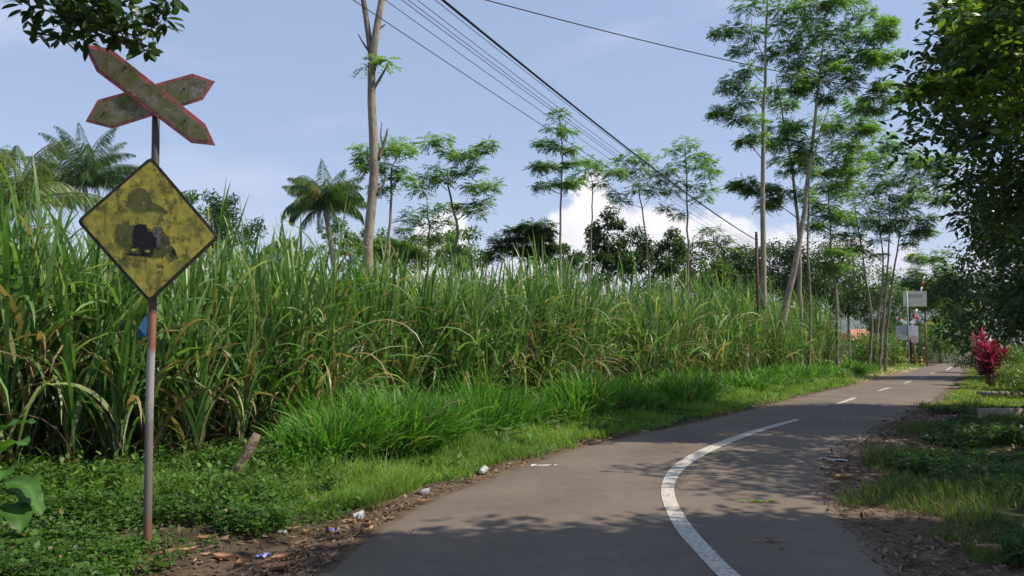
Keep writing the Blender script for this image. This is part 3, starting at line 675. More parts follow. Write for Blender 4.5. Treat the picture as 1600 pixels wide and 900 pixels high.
# tall tree right behind the utility pole
GR = 'tall feathery roadside trees'
tree('sengon_tree', 'tall straight pale trunk directly behind the utility pole', 'tree', pxtrunk(33, [(1192, 590), (1193, 400), (1192, 260), (1195, 120), (1198, 20), (1200, -60)]), .17, .02,
     pxclumps(33, [(1165, 15, 24), (1150, 40, 22), (1128, 50, 12), (1172, 55, 20), (1160, 75, 14), (1215, 20, 24), (1205, -20, 30), (1180, -50, 35), (1150, -30, 28), (1220, -60, 30), (1150, 120, 16), (1140, 135, 14), (1170, 110, 16), (1130, 172, 14), (1148, 185, 14), (1118, 178, 9), (1160, 160, 16), (1175, 190, 16), (1180, 215, 14), (1160, 222, 10), (1170, 145, 16)]), n=30, L=.13, group=GR, rise=1.0)
tree('sengon_tree', 'leaning pale tree with the broadest high crown over the roadside', 'tree', pxtrunk(34, [(1213, 592), (1224, 500), (1243, 410), (1258, 320), (1272, 200), (1283, 90), (1290, 20)]), .19, .02,
     pxclumps(34, [(1235, 30, 26), (1262, 15, 28), (1290, 10, 26), (1250, 60, 26), (1280, 50, 30), (1312, 40, 28), (1340, 30, 24), (1340, 60, 26), (1360, 70, 22), (1375, 45, 16), (1385, 35, 9), (1300, 80, 28), (1325, 90, 24), (1355, 95, 20), (1240, 90, 24), (1220, 75, 18), (1262, 100, 22), (1300, 115, 20), (1235, 125, 16), (1260, 135, 16), (1375, 90, 12), (1270, -30, 36), (1310, -40, 36), (1240, -50, 34), (1340, -20, 30), (1290, -80, 36), (1325, 135, 14), (1290, 150, 14), (1375, 140, 12), (1362, 150, 12), (1385, 160, 8), (1240, 200, 16), (1225, 225, 16), (1258, 225, 14)]), n=30, L=.13, group=GR)
tree('sengon_tree', 'upright thick pale trunk between the leaning tree and the thin one', 'tree', pxtrunk(36, [(1250, 585), (1250, 470), (1249, 380), (1240, 280), (1222, 180), (1212, 120)]), .16, .02,
     pxclumps(36, [(1230, 155, 20), (1205, 150, 16), (1222, 190, 22), (1202, 215, 16), (1240, 245, 20), (1255, 265, 16), (1218, 250, 14), (1165, 292, 12), (1180, 288, 14), (1195, 298, 14), (1208, 290, 12), (1150, 288, 8), (1222, 300, 14), (1205, 322, 10), (1245, 300, 16)]), n=26, L=.13, group=GR)
tree('sengon_tree', 'thin pale trunk right of the two thick roadside trunks', 'tree', pxtrunk(37, [(1264, 580), (1266, 480), (1262, 380), (1268, 260), (1300, 150)]), .085, .02,
     pxclumps(37, [(1300, 175, 24), (1325, 165, 22), (1350, 172, 18), (1290, 205, 22), (1318, 200, 24), (1345, 205, 16), (1362, 192, 12), (1280, 240, 20), (1305, 235, 22), (1330, 232, 18), (1310, 262, 18), (1285, 270, 16)]), n=26, L=.13, group=GR)
tree('sengon_tree', 'single pale trunk with a spreading crown left of the trunk cluster', 'tree', pxtrunk(41, [(1308, 570), (1307, 470), (1298, 380), (1296, 300)]), .12, .02,
     pxclumps(41, [(1290, 290, 18), (1310, 270, 18), (1270, 305, 16), (1300, 315, 18), (1322, 300, 18), (1280, 335, 18), (1310, 340, 16), (1268, 355, 12), (1330, 265, 18), (1300, 395, 14), (1320, 400, 14), (1290, 410, 12)]), n=26, L=.14, group=GR)
GT = 'cluster of pale trunks near the crossing'
tk = [((1356, 590), (1362, 500), (1352, 430), (1345, 380), (1332, 300)), ((1363, 588), (1372, 500), (1380, 420), (1372, 330)), ((1372, 588), (1380, 500), (1388, 400), (1392, 300)), ((1382, 586), (1388, 500), (1400, 400), (1415, 310))]
cl4 = [[(1335, 225, 20), (1350, 245, 22), (1320, 290, 20), (1340, 300, 22), (1325, 330, 20), (1310, 350, 14), (1345, 345, 18), (1330, 372, 16)],
       [(1365, 222, 20), (1385, 240, 20), (1368, 265, 22), (1390, 270, 20), (1360, 300, 22), (1382, 310, 20), (1365, 340, 18), (1350, 390, 12), (1372, 375, 12)],
       [(1400, 228, 16), (1412, 250, 20), (1405, 285, 20), (1425, 270, 18), (1398, 325, 18), (1415, 310, 18), (1400, 355, 16), (1385, 345, 14)],
       [(1440, 245, 18), (1458, 255, 16), (1472, 262, 12), (1445, 280, 20), (1465, 290, 14), (1435, 305, 18), (1455, 315, 14), (1430, 340, 16), (1448, 348, 12), (1455, 362, 10), (1425, 365, 10), (1478, 245, 9)]]
lb = ['leftmost pale trunk of the cluster near the crossing', 'second pale trunk from the left in the cluster near the crossing', 'third pale trunk from the left in the cluster near the crossing', 'rightmost pale trunk of the cluster, its crown reaching over the road']
for a, b, c, yy in zip(tk, cl4, lb, (45, 46.5, 45.5, 46)):
    tree('sengon_tree', c, 'tree', pxtrunk(yy, a), .11, .02, pxclumps(yy, [(q0, q1, q2*1.15) for q0, q1, q2 in b]+[(q0+rng.uniform(-18, 18), q1+rng.uniform(-8, 24), q2*.9) for q0, q1, q2 in b]), n=30, L=.15, group=GT)
# background trees
GB = 'leafy background trees beyond the cane'
def bushy(label, Yd, cx, cy, rx, ry, nc, cols, r=None, mode='broad', L=.22, n=60, name='leafy_tree', flat=.8, group=GB, tw=.12, mat=None):
    cls = []
    for k in range(nc):
        a = rng.uniform(0, 6.28); q = math.sqrt(rng.random())
        cls.append((cx+rx*q*math.cos(a), cy-ry*q*math.sin(a), (r or min(rx, ry)*.38)*rng.uniform(.7, 1.2)))
    for k in range(int(nc*.6) if cy > 330 else 0):
        cls.append((cx+rx*1.15*rng.uniform(-1, 1), cy+(462-cy)*rng.random(), (r or min(rx, ry)*.42)*rng.uniform(.8, 1.2), .8))
    return tree(name, label, 'tree', pxtrunk(Yd, [(cx, 470), (cx+3, cy+ry*.5), (cx, cy)]), tw, tw*.4, pxclumps(Yd, cls, rx*Yd/1200*.8), mode, n, L, cols, flat, group=group, mat=mat, twigs=1, sides=6)
bushy('round dark tree rising beyond the cane right of the yellow sign', 48, 360, 345, 40, 38, 26, G_DRK, n=80)
bushy('bright green bush at the left edge above the cane', 30, 0, 270, 38, 35, 22, G_BRT, mode='pinnate', L=.1, n=30)
bushy('small leafy tree peeking out behind the yellow sign', 34, 285, 330, 32, 36, 16, G_MID, L=.16)
bushy('yellow green tree far behind the left palm', 55, 75, 300, 30, 22, 12, (np.array([.14, .13, .04]), np.array([.25, .22, .08])), L=.2, n=40)
bushy('low leafy tree between the round dark tree and the palm', 50, 410, 395, 45, 22, 16, G_MID)
bushy('low green tree left of the bare trunk', 46, 545, 375, 40, 28, 16, G_MID)
bushy('low green tree right of the bare trunk', 44, 625, 385, 36, 30, 16, G_MID, mode='pinnate', L=.14, n=34)
bushy('bushy green tree at the foot of the forked tree', 46, 735, 390, 40, 30, 18, G_MID)
bushy('dark flat crowned tree standing alone against the cloud', 40, 822, 378, 48, 26, 26, G_DRK, mode='pinnate', L=.15, n=34, flat=.45)
bushy('tall dark leafy tree right of the tallest thin tree', 38, 948, 375, 28, 44, 26, G_DRK, L=.2)
bushy('dark tree with brownish leaves behind the leaning thin tree', 39, 985, 392, 34, 34, 24, G_DRK, L=.2)
bushy('dark low tree left of the round open crown', 40, 1045, 395, 26, 36, 20, G_DRK, L=.2)
bushy('dense dark tree left of the utility pole', 44, 1150, 415, 40, 30, 26, G_DRK)
bushy('green hedge like tree below the young pale tree', 42, 1100, 430, 40, 20, 16, G_MID)
bushy('dense dark tree right of the utility pole', 48, 1225, 415, 40, 40, 30, G_DRK)
bushy('dark green tree behind the two thick roadside trunks', 52, 1275, 440, 36, 50, 30, G_DRK)
bushy('dark tree behind the single pale trunk', 60, 1325, 455, 38, 50, 30, G_DRK, L=.28)
bushy('light green tree beyond the trunk cluster', 72, 1375, 470, 34, 48, 26, G_MID, L=.3)
bushy('feathery tree beyond the upper grey board', 78, 1445, 440, 30, 45, 26, G_SEN, mode='pinnate', L=.22, n=30)
bushy('tall green tree over the far road', 88, 1475, 470, 30, 50, 30, G_SEN, mode='pinnate', L=.24, n=34)
bushy('broad tree closing the far end of the road', 110, 1500, 510, 30, 40, 34, G_MID, L=.4)
for a in [('wide dark green tree behind the roundest open crown', 58, 1085, 415, 60, 34, 34, G_DRK), ('broad green tree between the palm and the bare trunk', 60, 590, 392, 60, 26, 26, G_MID), ('broad green tree behind the forked tree', 62, 690, 395, 60, 28, 28, G_MID),
          ('dark broad tree behind the utility pole', 62, 1195, 425, 60, 42, 40, G_DRK), ('wide dark tree behind the leaning pale tree', 66, 1290, 430, 55, 55, 40, G_DRK), ('dense green tree behind the trunk cluster', 80, 1395, 480, 50, 50, 40, G_MID), ('low dark tree below the cloud right of the flat crowned tree', 58, 895, 405, 40, 18, 18, G_DRK), ('low green tree behind the yellow sign', 56, 330, 385, 40, 20, 16, G_MID), ('low green tree left of the drooping palm', 58, 455, 392, 35, 18, 16, G_MID)]:
    bushy(*a, L=.26)
# right-hand dark trees
def bigtree(label, base, trunk_top, ell, nc, r, L, n, cols, mode='near', mat=None, tr=.22, extra_cl=(), name='leafy_tree', flat=.8, group=None, tw=2):
    c, e = np.array(ell[0], float), np.array(ell[1], float)
    u = rdir(nc); q = rng.random((nc, 1))**.38; P = c + u*q*e
    cls = [(p, r*rng.uniform(.7, 1.25)) for p in P] + list(extra_cl)
    base = np.array([base[0], base[1], float(gz([base[0]], [base[1]])[0])-.05])
    tt = np.array(trunk_top, float); mid = (base+tt)/2 + np.array([.15, .1, 0])
    return tree(name, label, 'tree', [base, mid, tt], tr, tr*.35, cls, mode, n, L, cols, flat, mat=mat or M_DARKLEAF, bark=(.22, .18, .14), group=group, twigs=tw)
bigtree('huge dark broad leaved tree towering at the right edge', (11.6, 14.2), (11.3, 14, 7.5), ((11.6, 14.2, 6.9), (3.6, 3.3, 3.9)), 110, .85, .21, 105, G_RT,
        extra_cl=[(unp(1500, 20, 13), .45, .6), (unp(1510, 60, 13), .45, .6), (unp(1540, 90, 13.4), .5, .6), (unp(1530, 115, 13), .4, .5), (unp(1490, 120, 13), .3, .3), (unp(1462, 128, 13), .25, .25), (unp(1440, 140, 13), .2, .22), (unp(1425, 150, 13), .13, .12), (unp(1480, 150, 13), .22, .2), (unp(1515, 160, 13), .4, .4), (unp(1550, 30, 12.5), .6, .8), (unp(1570, 75, 12.5), .6, .8)])
bc_ = [(unp(px, py, 12.2+rng.uniform(-.3, .3)), r_*12.2/1200, .9) for px, py, r_ in [(1500, 15, 26), (1530, 35, 28), (1510, 55, 20), (1560, 20, 34), (1590, 50, 34), (1560, 70, 28), (1535, 90, 20), (1600, 95, 32), (1570, 120, 26), (1540, 135, 22), (1510, 130, 18), (1480, 125, 16), (1455, 132, 13), (1435, 142, 11), (1422, 150, 9), (1495, 150, 15), (1525, 160, 20), (1560, 165, 26), (1600, 150, 30), (1590, 195, 26), (1620, 40, 40), (1640, 120, 40), (1660, 60, 50)]]
tree('leafy_tree', 'sunlit top leaves of the dark edge tree as an added bright yellow green tree, lowest branch poking left', 'tree', [(9.9, 12.0, 0), (10.0, 12.1, 3), (9.9, 12.2, 6.4)], .12, .04, bc_, 'near', 30, .19, (np.array([.055, .105, .015]), np.array([.17, .26, .035])), .8, mat=M_LEAF, bark=(.22, .18, .14), twigs=2)  # sunlit leaves of the edge tree, brightness put into this added tree's colour
bigtree('dark dense tree hanging low over the shaded verge before the lawn', (14.2, 18.2), (14, 18.2, 5), ((14.1, 18.2, 5.2), (3.2, 1.9, 3.5)), 95, .8, .22, 100, G_DRK, mode='broad')
bigtree('dark round tree far behind the red leaved plants', (25, 37), (25, 37, 5), ((25, 37, 4.2), (4.2, 2.5, 4.2)), 80, 1.1, .3, 95, G_DRK, mode='broad')
# shade trees just outside the frame on the right (they cast the shadows on the road)
GO = 'shade trees right of the road'
bigtree('tall shade tree above the dark edge trees', (14.6, 16.2), (14.2, 16.4, 8.5), ((13.9, 16.8, 9.6), (3.7, 2.7, 3.1)), 80, .9, .24, 70, G_RT, mode='broad', group=GO)
bigtree('shade tree over the grassy right verge', (10.6, 9.0), (10.4, 9.0, 5.5), ((10.2, 9.0, 6.2), (2.6, 2.6, 2.3)), 60, .8, .2, 70, G_MID, mode='broad', group=GO)
bigtree('spreading shade tree beside the near road edge', (7.4, 6.2), (7.0, 5.8, 7), ((7.3, 4.5, 6.5), (2.9, 1.8, 1.9)), 100, .8, .22, 100, G_MID, mode='broad', group=GO)
bigtree('shade tree behind the viewer on the right verge', (8.5, 1.5), (8, 1.2, 7), ((7.0, 1.8, 7.2), (3.7, 2.3, 2.4)), 100, .8, .2, 80, G_MID, mode='broad', group=GO)
# overhanging tree at the upper left: trunk outside the frame, a twig of leaves hanging into it
oc = []
for (px, py, r_) in [(60, 8, 20), (85, 22, 20), (50, 30, 14), (45, 45, 8), (110, 10, 26), (140, 20, 28), (170, 30, 28), (200, 25, 26), (150, 45, 22), (180, 55, 20), (215, 45, 18), (230, 65, 14), (240, 20, 18), (190, 68, 12), (265, 5, 12), (130, 55, 14), (75, 45, 10), (225, 78, 8), (100, -30, 40), (160, -30, 45), (220, -30, 30), (40, -40, 40)]:
    oc.append((unp(px, py, 5.2)+np.array([0, rng.uniform(-.2, .2), 0]), r_*5.2/1200*1.2, r_/26))
bigtree('dark glossy leaf spray hanging over the crossed warning boards', (-5.6, 4.2), (-4.6, 4.6, 4.4), ((-5.2, 4.2, 5.4), (1.5, 1.3, .9)), 22, .5, .11, 26, G_DRK, extra_cl=oc, mode='near', tr=.12, name='broadleaf_tree', flat=.9, tw=1)

# coconut palms
def palm(label, base, top, nf, fl, cols, r=.16, droop=1.0, azb=None):
    base = np.array([base[0], base[1], 0.0]); top = np.array(top, float)
    e = empty('coconut_palm', base, label, 'palm tree'); tb = MB()
    tb.tube(resample3([base, (base+top)/2+np.array([.4, 0, 0]), top], 12), np.linspace(r*1.2, r*.8, 12), (.30, .28, .25), 8); tb.build('trunk', M_BARK, e, base, smooth=True)
    cb = MB()
    for k in range(nf):
        a = k*2.39996 + rng.normal(0, .15); f = k/(nf-1); th = .05 + 1.25*f + rng.normal(0, .14); curl = (1.25+.3*f)*droop*rng.uniform(.7, 1.25); L = fl*rng.uniform(.85, 1.1); n_ = 34
        t = np.linspace(0, 1, n_+1); tm = (t[1:]+t[:-1])/2; ang = th + curl*tm**1.4
        H = np.r_[0, np.cumsum(np.sin(ang))]*L/n_; V = np.r_[0, np.cumsum(np.cos(ang))]*L/n_
        C = top + np.stack([H*math.cos(a), H*math.sin(a), V], -1)
        cb.tube(C[::3], np.linspace(.035, .008, len(C[::3])), (.16, .19, .06), 4, cap=False)
        T = nrm(np.gradient(C, axis=0)); side = np.array([-math.sin(a), math.cos(a), 0])
        b = rng.random(); c = cols[0]*(1-b)+cols[1]*b
        if rng.random() < .03+.3*(f > .85): c = np.array([.19, .18, .06])
        for sg in (-1, 1):
            for rep in range(3):
                P = C[3:] + rng.normal(0, .015, C[3:].shape); Ll = .72*np.sin(np.clip(t[3:], .05, .97)*math.pi)**.6*rng.uniform(.8, 1.1, len(P))
                D = nrm(T[3:]*.8 + side*sg*.55 + np.array([0, 0, -.95]) + rng.normal(0, .1, P.shape)); S = nrm(np.cross(D, side)+rng.normal(0, .3, P.shape))
                cb.leaves(P, D, S, Ll, .036, c*rng.uniform(.8, 1.25, (len(P), 1)), .25)
    cb.build('crown', M_LEAF, e, base)
PG = (np.array([.04, .085, .032]), np.array([.08, .14, .05]))
t = unp(132, 290, 40); palm('coconut palm with a full upright crown left of the yellow sign', (t[0]+.5, 40), t, 36, 3.5, PG)
t = unp(508, 325, 40); palm('coconut palm with drooping fronds left of the bare trunk', (t[0]+.5, 40), t, 36, 2.8, (np.array([.05, .105, .025]), np.array([.09, .16, .035])), droop=1.25)
t = unp(30, 322, 21); palm('low palm with long yellowish fronds at the left edge', (t[0], 21), t, 11, 2.6, (np.array([.12, .17, .05]), np.array([.18, .23, .08])), r=.12, droop=1.1)

# ---------------------------------------------------------------- level-crossing warning sign (foreground)
SY = 5.7
def grime_mat(name, base, spots, dark, lichen=(.32, .31, .24), moss=(.13, .16, .035)):
    m, t, b = mat_base(name); n = t.nodes; l = t.links; g = n.new('ShaderNodeTexCoord')
    def noi(sc, det=6, r=.65, off=0):
        mp = n.new('ShaderNodeMapping'); mp.inputs['Location'].default_value = (off, off*2, off*3); l.new(g.outputs['Object'], mp.inputs[0])
        k = n.new('ShaderNodeTexNoise'); k.inputs['Scale'].default_value = sc; k.inputs['Detail'].default_value = det; k.inputs['Roughness'].default_value = r; l.new(mp.outputs[0], k.inputs['Vector']); return k.outputs[0]
    def ramp(v, a, b_, x0=0, x1=1):
        k = n.new('ShaderNodeMapRange'); l.new(v, k.inputs[0]); k.inputs[1].default_value = a; k.inputs[2].default_value = b_; k.inputs[3].default_value = x0; k.inputs[4].default_value = x1; return k.outputs[0]
    def mix(fac, a, c):
        k = n.new('ShaderNodeMix'); k.data_type = 'RGBA'; l.new(fac, k.inputs[0])
        for i, v in ((6, a), (7, c)):
            if isinstance(v, tuple): k.inputs[i].default_value = (*v, 1)
            else: l.new(v, k.inputs[i])
        return k.outputs[2]
    c = mix(ramp(noi(6), .4, .6), base, spots)
    c = mix(ramp(noi(11, 9, .75, 3), .49, .58, 0, .85), c, dark)
    vo = n.new('ShaderNodeTexVoronoi'); vo.inputs['Scale'].default_value = 15; vo.inputs['Randomness'].default_value = 1
    dn = n.new('ShaderNodeTexNoise'); dn.inputs['Scale'].default_value = 22; dn.inputs['Detail'].default_value = 4; l.new(g.outputs['Object'], dn.inputs['Vector'])
    dm = n.new('ShaderNodeVectorMath'); dm.operation = 'MULTIPLY_ADD'; l.new(dn.outputs['Color'], dm.inputs[0]); dm.inputs[1].default_value = (.07, .07, .07); l.new(g.outputs['Object'], dm.inputs[2]); l.new(dm.outputs[0], vo.inputs['Vector'])
    nn = noi(7, 5, .7, 5); sb = n.new('ShaderNodeMath'); sb.operation = 'ADD'; l.new(vo.outputs[0], sb.inputs[0]); mm = n.new('ShaderNodeMath'); mm.operation = 'MULTIPLY'; l.new(nn, mm.inputs[0]); mm.inputs[1].default_value = .62; l.new(mm.outputs[0], sb.inputs[1])
    c = mix(ramp(sb.outputs[0], .47, .42, 0, .8), c, lichen)
    mps = n.new('ShaderNodeMapping'); mps.inputs['Scale'].default_value = (1, 1, .12); l.new(g.outputs['Object'], mps.inputs[0])
    sk = n.new('ShaderNodeTexNoise'); sk.inputs['Scale'].default_value = 24; sk.inputs['Detail'].default_value = 5; l.new(mps.outputs[0], sk.inputs['Vector'])
    c = mix(ramp(sk.outputs[0], .56, .68, 0, .6), c, dark)
    c = mix(ramp(noi(4.5, 6, .7, 13), .52, .62, 0, .7), c, moss)
    c = mix(ramp(noi(55, 3, .6, 9), .64, .70, 0, .8), c, tuple(k*.3 for k in dark))
    l.new(c, b.inputs['Base Color']); b.inputs['Roughness'].default_value = .75; b.inputs['Specular IOR Level'].default_value = .3
    bp = n.new('ShaderNodeBump'); bp.inputs['Strength'].default_value = .4; bp.inputs['Distance'].default_value = .004; l.new(nn, bp.inputs['Height']); l.new(bp.outputs[0], b.inputs['Normal'])
    return m
M_YEL = grime_mat('weathered_yellow', (.55, .45, .07), (.34, .30, .06), (.10, .105, .03), (.56, .48, .20), (.20, .22, .04))
M_BUCK = grime_mat('mossy_board', (.27, .24, .21), (.17, .17, .075), (.10, .11, .035), (.42, .36, .32))
M_REDP = grime_mat('faded_red_border', (.66, .15, .18), (.50, .13, .13), (.17, .12, .08), (.5, .30, .27), (.17, .15, .09))
M_OLIVE = grime_mat('olive_stain', (.10, .10, .035), (.16, .15, .045), (.05, .055, .022), (.34, .30, .10), (.13, .14, .035))
M_BLACK = grime_mat('chipped_black', (.012, .012, .014), (.02, .02, .022), (.008, .008, .008), (.05, .05, .04), (.02, .02, .018))
M_RIM = grime_mat('dark_rim', (.035, .033, .028), (.05, .045, .035), (.018, .016, .014), (.13, .12, .09), (.06, .06, .035))
M_POST = None
def post_mat():
    m, t, b = mat_base('weathered_sunlit_post'); n = t.nodes; l = t.links; g = n.new('ShaderNodeTexCoord')
    sepn = n.new('ShaderNodeSeparateXYZ'); l.new(g.outputs['Object'], sepn.inputs[0])
    no = n.new('ShaderNodeTexNoise'); no.inputs['Scale'].default_value = 7; no.inputs['Detail'].default_value = 7; no.inputs['Roughness'].default_value = .7; l.new(g.outputs['Object'], no.inputs['Vector'])
    ad = n.new('ShaderNodeMath'); ad.operation = 'MULTIPLY_ADD'; l.new(no.outputs[0], ad.inputs[0]); ad.inputs[1].default_value = .5; l.new(sepn.outputs[2], ad.inputs[2])
    cr = n.new('ShaderNodeValToRGB'); e = cr.color_ramp.elements
    mr = n.new('ShaderNodeMapRange'); l.new(ad.outputs[0], mr.inputs[0]); mr.inputs[1].default_value = 0.2; mr.inputs[2].default_value = 3.6; l.new(mr.outputs[0], cr.inputs[0])
    e[0].position = 0; e[0].color = (.13, .055, .035, 1); e[1].position = 1; e[1].color = (.06, .06, .062, 1)
    for p, c in ((.07, (.15, .07, .045)), (.11, (.12, .105, .09)), (.30, (.15, .135, .12)), (.33, (.25, .25, .25)), (.44, (.27, .26, .25)), (.46, (.20, .08, .045)), (.52, (.24, .12, .07)), (.53, (.10, .045, .04)), (.62, (.09, .04, .04)), (.64, (.07, .07, .07))):  # rust and paint tones; the pale middle band is sunlight put into the colour
        k = e.new(p); k.color = (*c, 1)
    l.new(cr.outputs[0], b.inputs['Base Color']); b.inputs['Roughness'].default_value = .6
    bp = n.new('ShaderNodeBump'); bp.inputs['Strength'].default_value = .3; bp.inputs['Distance'].default_value = .003; l.new(no.outputs[0], bp.inputs['Height']); l.new(bp.outputs[0], b.inputs['Normal'])
    return m
M_POST = post_mat()
def sp(px, py, dy=0.0):        # sign plane point, dy towards the camera
    p = unp(px, py, SY); return p + np.array([0, -dy, 0])
sb = sp(225, 877); sb[2] = float(gz([sb[0]], [SY])[0])
sign = empty('level_crossing_sign', sb, 'tall weathered post with mossy crossed boards above a yellow diamond panel', 'road sign')
pm = MB(); top = sp(239, 178); pp = [sb + np.array([0, .05, -.06]), sp(229, 620)+np.array([0, .05, 0]), sp(234, 470)+np.array([0, .05, 0]), top+np.array([0, .05, 0])]
pm.tube(resample3(pp, 24), .0285, (.4, .4, .4), 16); pm.build('post', M_POST, sign, sb, smooth=True)
def shrink(poly, k):
    P = np.array(poly, float); c = P.mean(0); n = len(P); out = []
    for i in range(n):
        a, b, d = P[i-1], P[i], P[(i+1) % n]
        e1 = (b-a)/np.linalg.norm(b-a); e2 = (d-b)/np.linalg.norm(d-b); n1 = np.array([-e1[1], e1[0]]); n2 = np.array([-e2[1], e2[0]])
        if np.dot(n1, c-b) < 0: n1 = -n1
        if np.dot(n2, c-b) < 0: n2 = -n2
        bis = (n1+n2); out.append(b + bis/np.linalg.norm(bis)*k/max(.35, np.dot(bis/np.linalg.norm(bis), n1)))
    return [tuple(q) for q in out]
def panel(name, poly, dy, th, mat, parent, lab=None, bev=.0):
    o = prism(name, [sp(x, y, dy) for x, y in poly], (0, th, 0), mat, parent, sb, bev)
    if lab: o['label'] = lab
    return o
back = [(135, 191), (154, 157), (302, 116), (337, 128), (318, 157), (177, 202)]
front = [(133, 71), (176, 78), (323, 195), (339, 229), (301, 225), (154, 114)]
b1 = panel('back_board', back, .016, .005, M_REDP, sign, 'lower crossing board behind, faded red rim', .001); panel('board_face', shrink(back, 4.2), .0195, .0032, M_BUCK, b1)
b2 = panel('front_board', front, .030, .005, M_REDP, sign, 'upper crossing board in front, faded red rim', .001); panel('board_face', shrink(front, 6.0), .0335, .0032, M_BUCK, b2)
for par, cs_ in ((b2, [(200, 108), (292, 190)]), (b1, [(165, 178), (290, 140)])):
    for c in cs_:
        bm_ = MB(); q = sp(c[0], c[1], .036 if par is b2 else .022); bm_.tube([q+np.array([0, .004, 0]), q+np.array([0, -.002, 0])], .008, (.1, .1, .1), 10)
        bm_.build('bolt', M_RIM, par, sb)
dia = [(237, 245), (344, 371), (235, 474), (121, 346)]
def roundc(P, k=.05):
    P = np.array(P, float); o = []
    for i in range(len(P)):
        a, b, c = P[i-1], P[i], P[(i+1) % len(P)]
        for t in (0, .5, 1): 
            p = b+(a-b)*k; q = b+(c-b)*k; o.append(tuple((1-t)**2*p+2*t*(1-t)*b+t*t*q))
    return o
d1 = panel('diamond_panel', roundc(dia), .014, .006, M_RIM, sign, 'yellow diamond panel with dark rim', .001)
panel('panel_face', roundc(shrink(dia, 5.2), .03), .0175, .0032, M_YEL, d1)
smoke = [(200+0, 318), (203, 305), (210, 297), (220, 294), (230, 297), (236, 306), (240, 316), (248, 320), (258, 326), (264, 333), (258, 335), (248, 331), (238, 328), (230, 331), (218, 332), (208, 328)]
loco = [(184, 352), (192, 350), (195, 345), (203, 348), (204, 353), (213, 352), (222, 357), (236, 357), (240, 366), (243, 356), (254, 354), (258, 363), (266, 372), (268, 380), (276, 392), (280, 404), (274, 406), (262, 398), (258, 401), (246, 403), (236, 401), (214, 400), (196, 398), (198, 390), (188, 384), (182, 376), (186, 366)]
blk = [(211, 356), (218, 350), (230, 352), (233, 362), (240, 365), (243, 371), (252, 372), (251, 386), (243, 388), (241, 398), (222, 397), (219, 386), (209, 384)]
pc = panel('smoke_mark', smoke, .0195, .0018, M_OLIVE, d1); panel('locomotive_mark', loco, .0195, .0018, M_OLIVE, d1); panel('chipped_black_patch', blk, .0212, .0016, M_BLACK, d1)
M_GREYP = grime_mat('grey_patch', (.14, .14, .13), (.10, .10, .09), (.06, .06, .04))
panel('chipped_grey_patch', [(242, 355), (253, 355), (252, 388), (246, 388), (247, 372), (242, 370)], .0215, .0019, M_GREYP, d1)
for q in ([(207, 386), (216, 386), (215, 389), (207, 389)], [(224, 399), (228, 399), (228, 391), (224, 391)], [(270, 388), (275, 392), (277, 402), (272, 398)], [(200, 396), (238, 399), (238, 402), (200, 399)]):
    panel('mark_remnant', q, .0228, .0014, M_BLACK, d1)
for q in ([(208, 389), (216, 389), (216, 393), (208, 393)], [(229, 391), (236, 391), (236, 395), (229, 395)]):
    panel('bare_yellow_window', q, .0230, .0014, M_YEL, d1)
# blue plastic wrapper caught behind the post
m_blue = noise_mat('blue_plastic', [(.02, .08, .22), (.06, .16, .34)], 20, rough=.35, bump=.2)
P = unp(218, 510, 5.9)
o = link_poly('plastic_wrapper', [P+np.array(a) for a in [(-.02, 0, -.075), (.05, .01, -.08), (.055, .0, .09), (.03, .02, .08), (0, -.015, -.01), (.035, .03, 0)]], [(0, 1, 4), (1, 2, 4), (2, 3, 4), (3, 0, 4), (1, 5, 2), (0, 5, 1), (3, 5, 0), (2, 5, 3)], m_blue, loc=tuple(P))
tag(o, 'crumpled blue plastic wrapper stuck behind the sign post', 'plastic wrapper')

